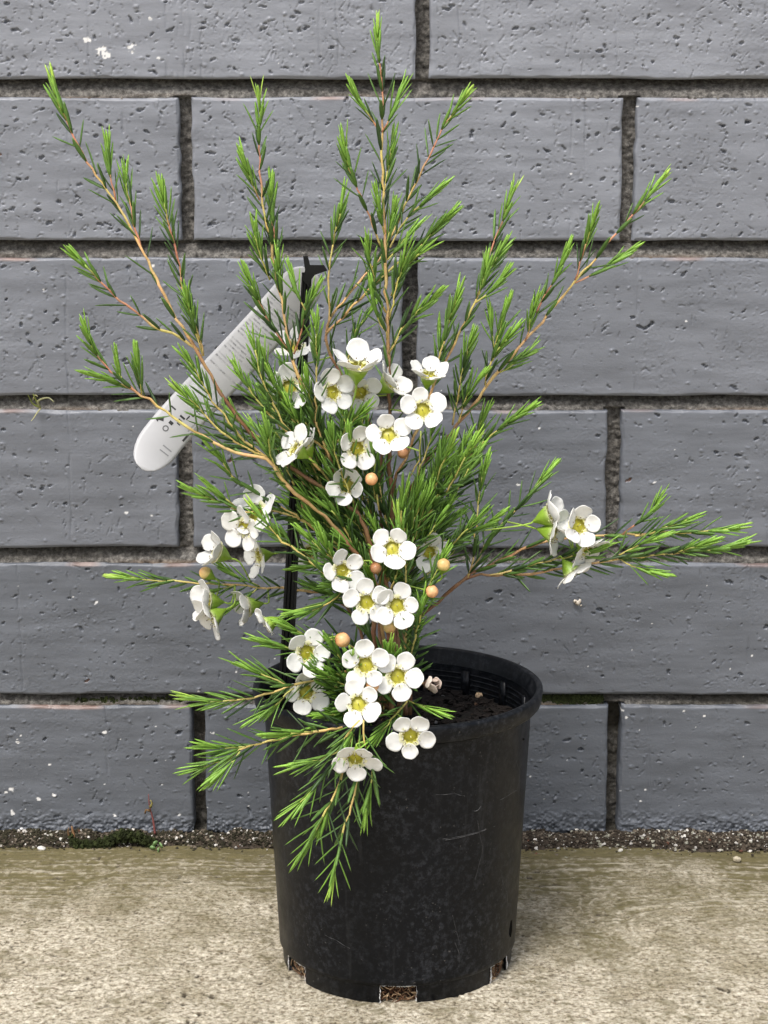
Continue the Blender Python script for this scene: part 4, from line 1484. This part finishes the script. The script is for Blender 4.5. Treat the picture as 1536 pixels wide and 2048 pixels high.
# ------------------------------------------------------------------ stake and tag
def build_stake():
    st = link("plant_stake", None)
    top, bot = P(614, 545, .012), P(573, 1340, .0)
    bot2 = bot + (bot - top).normalized() * .02
    st.location = bot2
    tag(st, "black plastic stake with hooked top standing in the pot's left side", "plant stake")
    ax = (top - bot2).normalized()
    side = ax.cross(Vector((0, -1, 0))).normalized() * -1
    fr = side.cross(ax).normalized()
    if fr.y > 0: fr = -fr
    mb = MB()
    # channel section: flat blade with two raised edges
    sec = [(-1, .0), (-1, 1), (-.62, 1), (-.5, .3), (-.12, .3), (0, .75), (.12, .3), (.5, .3), (.62, 1), (1, 1), (1, .0)]
    nlev = 14
    vs = []
    for i in range(nlev + 1):
        t = i / nlev
        c = bot2.lerp(top, t) - bot2
        hw = .0035 * (1 - t) + .0024 * t
        for (u, v) in sec:
            vs.append(c + side * (u * hw) + fr * (v * .0024))
    k = len(sec)
    fs = [(i * k + j, i * k + (j + 1) % k, (i + 1) * k + (j + 1) % k, (i + 1) * k + j) for i in range(nlev) for j in range(k)]
    fs += [tuple(range(k)), tuple(nlev * k + j for j in range(k))[::-1]]
    mb.add(vs, fs)
    mb.build("shaft", M_STAKE, st, smooth=False)
    # hook: short upright spur and a bar bent to the right
    mb = MB()
    prof = [(606, 560), (610, 540), (606, 512), (616, 512), (620, 530), (648, 530), (655, 541), (630, 550), (620, 562), (618, 575)]
    f_ = [P(x, y, .006) - bot2 for x, y in prof]
    b_ = [P(x, y, .012) - bot2 for x, y in prof]
    n = len(prof)
    mb.add(f_ + b_, [tuple(range(n))[::-1], tuple(range(n, 2 * n))] + [(i, (i + 1) % n, n + (i + 1) % n, n + i) for i in range(n)])
    mb.build("hook", M_STAKE, st, smooth=False)


build_stake()


def build_tag():
    tg = link("plant_tag", None)
    tg.location = P(450, 740, .03)
    tag(tg, "white plastic plant tag with small print hanging from the black stake", "plant tag")
    o0 = tg.location.copy()
    # centre line in the photo, from the end behind the stake to the drooping end
    cl = [(628, 542), (602, 574), (548, 636), (476, 714), (406, 787), (340, 860), (304, 908), (288, 940)]
    cy = [.020, .021, .024, .026, .026, .020, .012, .006]
    L3 = catmull([P(x, y, Y) for (x, y), Y in zip(cl, cy)], .0015)
    cum = [0]
    for a, b in zip(L3[:-1], L3[1:]): cum.append(cum[-1] + (a - b).length)
    T = cum[-1]
    W = .0107

    def frame(s):
        s = min(max(s, 0), T)
        i = next((i for i in range(len(cum) - 1) if cum[i + 1] >= s), len(cum) - 2)
        p = L3[i].lerp(L3[i + 1], (s - cum[i]) / max(cum[i + 1] - cum[i], 1e-9))
        d = (L3[min(i + 2, len(L3) - 1)] - L3[max(i - 1, 0)]).normalized()
        sd = d.cross(Vector((0, -1, 0))).normalized()
        if sd.x < 0: sd = -sd
        nr = sd.cross(d).normalized()
        if nr.y > 0: nr = -nr
        return p, d, sd, nr

    def surf(s, v, lift=0.0):
        """s along the strip (m), v across (m)"""
        p, d, sd, nr = frame(s)
        q = v / W
        return p + sd * v + nr * (lift - .0014 * q * q)

    def hw(s):
        a, e = s, T - s
        w1 = W if a > .012 else W * math.sqrt(max(0, 1 - (1 - a / .012) ** 2))
        w2 = W if e > .018 else W * math.sqrt(max(0, 1 - (1 - e / .018) ** 2))
        return max(min(w1, w2), .0003)
    n, m = 70, 12
    vs = []
    for lift in (0, -.0005):
        for i in range(n + 1):
            s = T * (0.0005 + .999 * i / n)
            for j in range(m + 1):
                vs.append(surf(s, hw(s) * (2 * j / m - 1), lift) - o0)
    N = (n + 1) * (m + 1)
    fs = []
    for l in (0, 1):
        for i in range(n):
            for j in range(m):
                a = l * N + i * (m + 1) + j
                f = (a, a + 1, a + m + 2, a + m + 1)
                fs.append(f if l == 0 else f[::-1])
    for i in range(n):
        for j in (0, m):
            a = i * (m + 1) + j
            fs.append((a, a + m + 1, a + m + 1 + N, a + N))
    for j in range(m):
        for i in (0, n):
            a = i * (m + 1) + j
            fs.append((a, a + 1, a + 1 + N, a + N))
    mb = MB()
    mb.add(vs, fs)
    sheet = mb.build("strip", M_TAG, tg)
    bm = bmesh.new(); bm.from_mesh(sheet.data); bmesh.ops.recalc_face_normals(bm, faces=bm.faces); bm.to_mesh(sheet.data); bm.free()
    # print: rows too small to read, across the strip
    rnd = random.Random(4)
    ink = MB()

    def patch(s0, s1, v0, v1, col, lift=.00012):
        k = max(1, int(abs(v1 - v0) / .003))
        for q in range(k):
            a, b = v0 + (v1 - v0) * q / k, v0 + (v1 - v0) * (q + 1) / k
            ink.add([surf(s0, a, lift) - o0, surf(s0, b, lift) - o0, surf(s1, b, lift) - o0, surf(s1, a, lift) - o0], [(0, 1, 2, 3)], col)
    GREY, MIDG, DARK = (0.40, 0.40, 0.40), (0.20, 0.20, 0.205), (0.03, 0.03, 0.03)
    s = .022
    while s < .070:
        v = -.0090
        end = rnd.choice((.0092, .0086, .006, .0095))
        while v < end:
            wd = rnd.uniform(.0006, .0020)
            c = lerp(MIDG, (0.5, .5, .5), rnd.random())
            x = v
            while x < min(v + wd, .0096):      # letter-sized strokes
                hgt = rnd.uniform(.0005, .0009)
                patch(s, s + hgt, x, x + .00024, c)
                x += .00036
            v += wd + .0005
        s += .0020 if rnd.random() > .18 else .0042
    # grey panel and bold marks near the drooping end
    patch(.0780, .0935, -.0078, .0085, (0.50, 0.51, 0.52), .00008)
    for i in range(4):
        patch(.0915, .0928, .0005 + i * .0015, .0014 + i * .0015, DARK, .00016)

    def tri(a, b, c, col=DARK):
        ink.add([surf(*a, .00014) - o0, surf(*b, .00014) - o0, surf(*c, .00014) - o0], [(0, 1, 2)], col)
    tri((.1085, -.0090), (.1052, -.0066), (.1072, -.0052))
    tri((.1085, -.0090), (.1062, -.0078), (.1092, -.0074))
    for (s0, s1, v0, v1) in ((.0985, .0993, -.0075, -.0045), (.1012, .1018, -.0068, -.006), (.1045, .1062, -.0030, -.0008), (.0990, .1000, -.001, .0020),
                             (.0965, .0990, .0024, .0030), (.0950, .0958, .0018, .0044), (.1010, .1016, -.0004, .0018), (.1030, .1036, .0002, .0022)):
        patch(s0, s1, v0, v1, DARK)
    # small ring mark and bar beside it
    for i in range(12):
        a0, a1 = 2 * math.pi * i / 12, 2 * math.pi * (i + 1) / 12
        ps = [(.1092 + r * math.cos(a), -.0022 + r * math.sin(a)) for a, r in ((a0, .0016), (a1, .0016), (a1, .0010), (a0, .0010))]
        ink.add([surf(x, y, .00014) - o0 for x, y in ps], [(0, 1, 2, 3)], (0.12, .12, .12))
    patch(.1040, .1085, .0079, .0090, (0.05, .05, .05))
    for i in range(12):
        patch(.0960 + i * .0006, .0963 + i * .0006, .0070 + rnd.uniform(-.0002, .0002), .0076, MIDG)
        patch(.0975 + i * .0006, .0978 + i * .0006, .0086, .0092, MIDG)
    for row in range(2):
        for i in range(9):
            patch(.1165 + row * .003, .1172 + row * .003, .0020 + i * .0006, .0024 + i * .0006, MIDG)
    ink.build("print", M_INK, tg, smooth=False)


build_tag()

# ------------------------------------------------------------------ small things
def dirt_strip():
    rnd = random.Random(12)
    mb = MB()
    # bank of grit heaped where wall meets ground
    nx = 400
    vs, cc, fs = [], [], []
    prof = [(-.0002, 1.0), (.0022, .90), (.0046, .60), (.0072, .26), (.0098, -.02)]
    xs = np.linspace(-.6, .6, nx)
    n1 = vn(1, nx, 1, 9)[0]; n2 = vn(1, nx, 1, 2.5)[0]
    for i, x in enumerate(xs):
        wv = .8 + .35 * n1[i] + .2 * n2[i] + (.55 if x > .03 else 0) * (.6 + .4 * n1[i])
        for (d, h) in prof:
            vs.append((x + rnd.uniform(-.0006, .0006), WALL_Y - d * wv + rnd.uniform(-.0006, .0006), h * .0072 * (1 + .3 * n2[i]) + rnd.uniform(-.0005, .0005)))
            g = rnd.uniform(.6, 1.3)
            cc.append((0.055 * g, 0.042 * g, 0.030 * g))
    k = len(prof)
    fs = [(i * k + j, i * k + j + 1, (i + 1) * k + j + 1, (i + 1) * k + j) for i in range(nx - 1) for j in range(k - 1)]
    mb.add(vs, fs, cc)
    for _ in range(9000):
        x = rnd.uniform(-.24, .24)
        right = x > .04
        i = min(int((x + .6) / 1.2 * nx), nx - 1)
        wv = .8 + .35 * n1[i] + .2 * n2[i] + (.55 if x > .03 else 0) * (.6 + .4 * n1[i])
        d = abs(rnd.gauss(0, .0070 if right else .0045))
        z = max(.0072 * (1 + .3 * n2[i]) * (1 - d / (.0103 * wv)), 0) + .0004
        y = WALL_Y - .0005 - d
        s = .0003 + .0009 * rnd.random() ** 3
        t = rnd.random()
        if t < (.62 if right else .76): c = (0.042, 0.032, 0.022) if right else (0.033, 0.029, 0.016)
        elif t < (.86 if right else .93): c = (0.14, 0.115, 0.085)
        elif t < .94: c = (0.30, 0.29, 0.23)
        elif t < .945: c = (0.15, 0.07, 0.045)
        else: c = (0.58, 0.55, 0.5)
        g = rnd.uniform(.7, 1.25)
        mb.lump((x, y, z), s, tuple(v * g for v in c), (1.2, 1, .8), .35, rnd)
    o = mb.build("dirt", M_DIRT, smooth=False)
    tag(o, "dark gritty dirt heaped along the foot of the brick wall", "dirt", kind="stuff")


dirt_strip()


def moss():
    rnd = random.Random(14)
    mb = MB()
    spots = []
    for _ in range(1500):
        u = rnd.random()
        px = 140 + 170 * u
        y0 = 1683 + 10 * math.sin(u * 7) + rnd.gauss(0, 5)
        p = P(px, y0, WALL_Y - .006 + rnd.uniform(-.005, .004))
        spots.append((p, .6))
    for _ in range(700):
        spots.append((P(rnd.uniform(1075, 1205), 1399 + rnd.gauss(0, 4), WALL_Y + .004), .5))
    for _ in range(260):
        spots.append((P(rnd.uniform(150, 370), 1402 + rnd.gauss(0, 3), WALL_Y + .004), .35))
    for p, s in spots:
        g = rnd.uniform(.5, 1.5)
        mb.lump(p, rnd.uniform(.0004, .0010) * (1 + s * .4), (0.026 * g, 0.033 * g, 0.010 * g), (1, 1, 1.3), .4, rnd)
    o = mb.build("moss", M_MOSS, smooth=False)
    tag(o, "dark green moss tufts along the wall foot and in its lowest joint", "moss", kind="stuff")


moss()


def blade(mb, pts, w0, col):
    c = catmull(pts, .0012)
    n = len(c)
    mb.tube(c, [w0 * (1 - .75 * (i / n)) for i in range(n)], 5, [col] * n)


def weeds():
    mb = MB()
    Y = WALL_Y - .001
    g1, g2, g3 = srgb(128, 138, 60), srgb(150, 150, 110), srgb(176, 172, 120)
    b = P(80, 815, WALL_Y + .002)
    for pts, wd, c in (([(80, 815), (66, 808), (60, 798), (56, 790)], .0006, g1), ([(80, 815), (72, 800), (66, 788)], .0008, g1), ([(80, 815), (76, 803), (86, 797), (98, 796), (108, 804)], .0009, g2), ([(82, 816), (74, 826), (66, 838), (62, 842)], .0005, g3), ([(66, 800), (70, 790), (75, 793)], .0005, g3)):
        blade(mb, [P(x, y, Y - .002 - .002 * i) for i, (x, y) in enumerate(pts)], wd, c)
    o = mb.build("weed_sprout", M_LEAF)
    tag(o, "tiny curled weed rooted in the mortar joint left of the tag", "weed")
    mb = MB()
    c1, c2, c3 = srgb(140, 84, 80), srgb(130, 122, 70), srgb(112, 84, 48)
    blade(mb, [P(x, y, Y - .003) for x, y in ((310, 1668), (306, 1640), (299, 1612), (297, 1588))], .0008, c1)
    blade(mb, [P(x, y, Y - .004) for x, y in ((300, 1622), (292, 1620), (290, 1628))], .0009, c3)
    blade(mb, [P(x, y, Y - .004) for x, y in ((300, 1615), (304, 1606), (300, 1600))], .0009, c2)
    o = mb.build("weed_sprout", M_LEAF)
    tag(o, "thin reddish weed standing upright against the lowest brick", "weed")
    mb = MB()
    for a in range(4):
        t = R(90 * a + 20)
        c = G(314, 1692, .004)
        mb.lump(c + Vector((.0026 * math.cos(t), -.001, .0022 * math.sin(t))), .0022, srgb(130, 164, 104), (1, .25, 1), .12, random.Random(a))
    blade(mb, [G(308, 1705, 0), G(312, 1694, .003)], .0004, c2)
    o = mb.build("weed_sprout", M_LEAF)
    tag(o, "small round-leaved green seedling at the foot of the wall", "weed")
    mb = MB()
    blade(mb, [P(x, y, Y - .003) for x, y in ((148, 1676), (146, 1664), (143, 1652))], .0014, srgb(132, 98, 66))
    blade(mb, [P(x, y, Y - .005) for x, y in ((139, 1674), (136, 1664), (138, 1655))], .0008, srgb(100, 76, 50))
    o = mb.build("dry_stub", M_STEM)
    tag(o, "short dry brown stub of stem beside the moss", "twig")


weeds()


def pebbles():
    rnd = random.Random(8)
    for (px, py, r, col, lab) in ((83, 1697, .0019, (.62, .60, .55), "white oval pebble at the wall foot near the left edge"),
                                  (122, 1678, .0013, (.6, .58, .52), "small pale stone on the dirt left of the moss"),
                                  (1241, 1701, .0013, (.60, .57, .5), "round cream pebble below the gap right of the pot"),
                                  (1474, 1718, .0021, (.5, .44, .32), "tan stone at the edge of the algae on the far right")):
        p = G(px, py, .0012 if py > 1690 else .004)
        p.y = min(p.y, WALL_Y - .004)
        me = bpy.data.meshes.new("pebble")
        bm = bmesh.new()
        bmesh.ops.create_icosphere(bm, subdivisions=3, radius=r)
        for v in bm.verts:
            k = 1 + .10 * math.sin(v.co.x * 2200 + px) * math.cos(v.co.y * 1900) + .06 * math.sin(v.co.z * 3100)
            v.co = Vector((v.co.x * 1.35 * k, v.co.y * k, v.co.z * .8 * k))
        bm.to_mesh(me); bm.free()
        me.polygons.foreach_set('use_smooth', [True] * len(me.polygons))
        set_attr(me, 'col', np.tile(np.array(col, np.float32), (len(me.vertices), 1)))
        o = link("pebble", me, M_DIRT)
        o.location = p
        o.rotation_euler = (0, rnd.uniform(-.3, .3), rnd.uniform(0, 3))
        tag(o, lab, "pebble", "pebbles at the foot of the wall")


pebbles()


def bits():
    # pale chip on the soil
    p = G(958, 1391, SOIL_Z + .0022)
    mb = MB()
    mb.lump((0, 0, 0), .0024, srgb(226, 196, 160), (1.0, .55, .9), .15, random.Random(2))
    o = mb.build("wood_chip", M_DIRT, smooth=False)
    o.location = p
    tag(o, "pale cream chip lying on the dark soil", "chip")
    # red-brown twig leaning on the inner wall
    a, b = G(988, 1374, SOIL_Z + .002), P(1026, 1334, .040)
    mb = MB()
    mb.tube(catmull([Vector((0, 0, 0)), (b - a) * .5 + Vector((.0004, 0, .0006)), b - a], .003), .0006, 6, [srgb(96, 58, 40)] * len(catmull([Vector((0, 0, 0)), (b - a) * .5 + Vector((.0004, 0, .0006)), b - a], .003)))
    o = mb.build("dry_twig", M_STEM)
    o.location = a
    tag(o, "thin reddish twig leaning inside the pot's right wall", "twig")
    # petal scrap caught on the wall
    mb = MB()
    p = P(1154, 1206, WALL_Y - .0022)
    for dx, dz, r in ((0, 0, .0024), (.0016, .0012, .0017), (-.0014, .0013, .0016), (.0024, -.0014, .0010)):
        mb.lump((dx, 0, dz), r, srgb(232, 222, 206), (1.1, .3, .8), .25, random.Random(int(dx * 1e5)))
    o = mb.build("fallen_petal", M_PETAL)
    o.location = p
    tag(o, "small cream petal scrap stuck to the wall below the right-hand flowers", "petal")


bits()
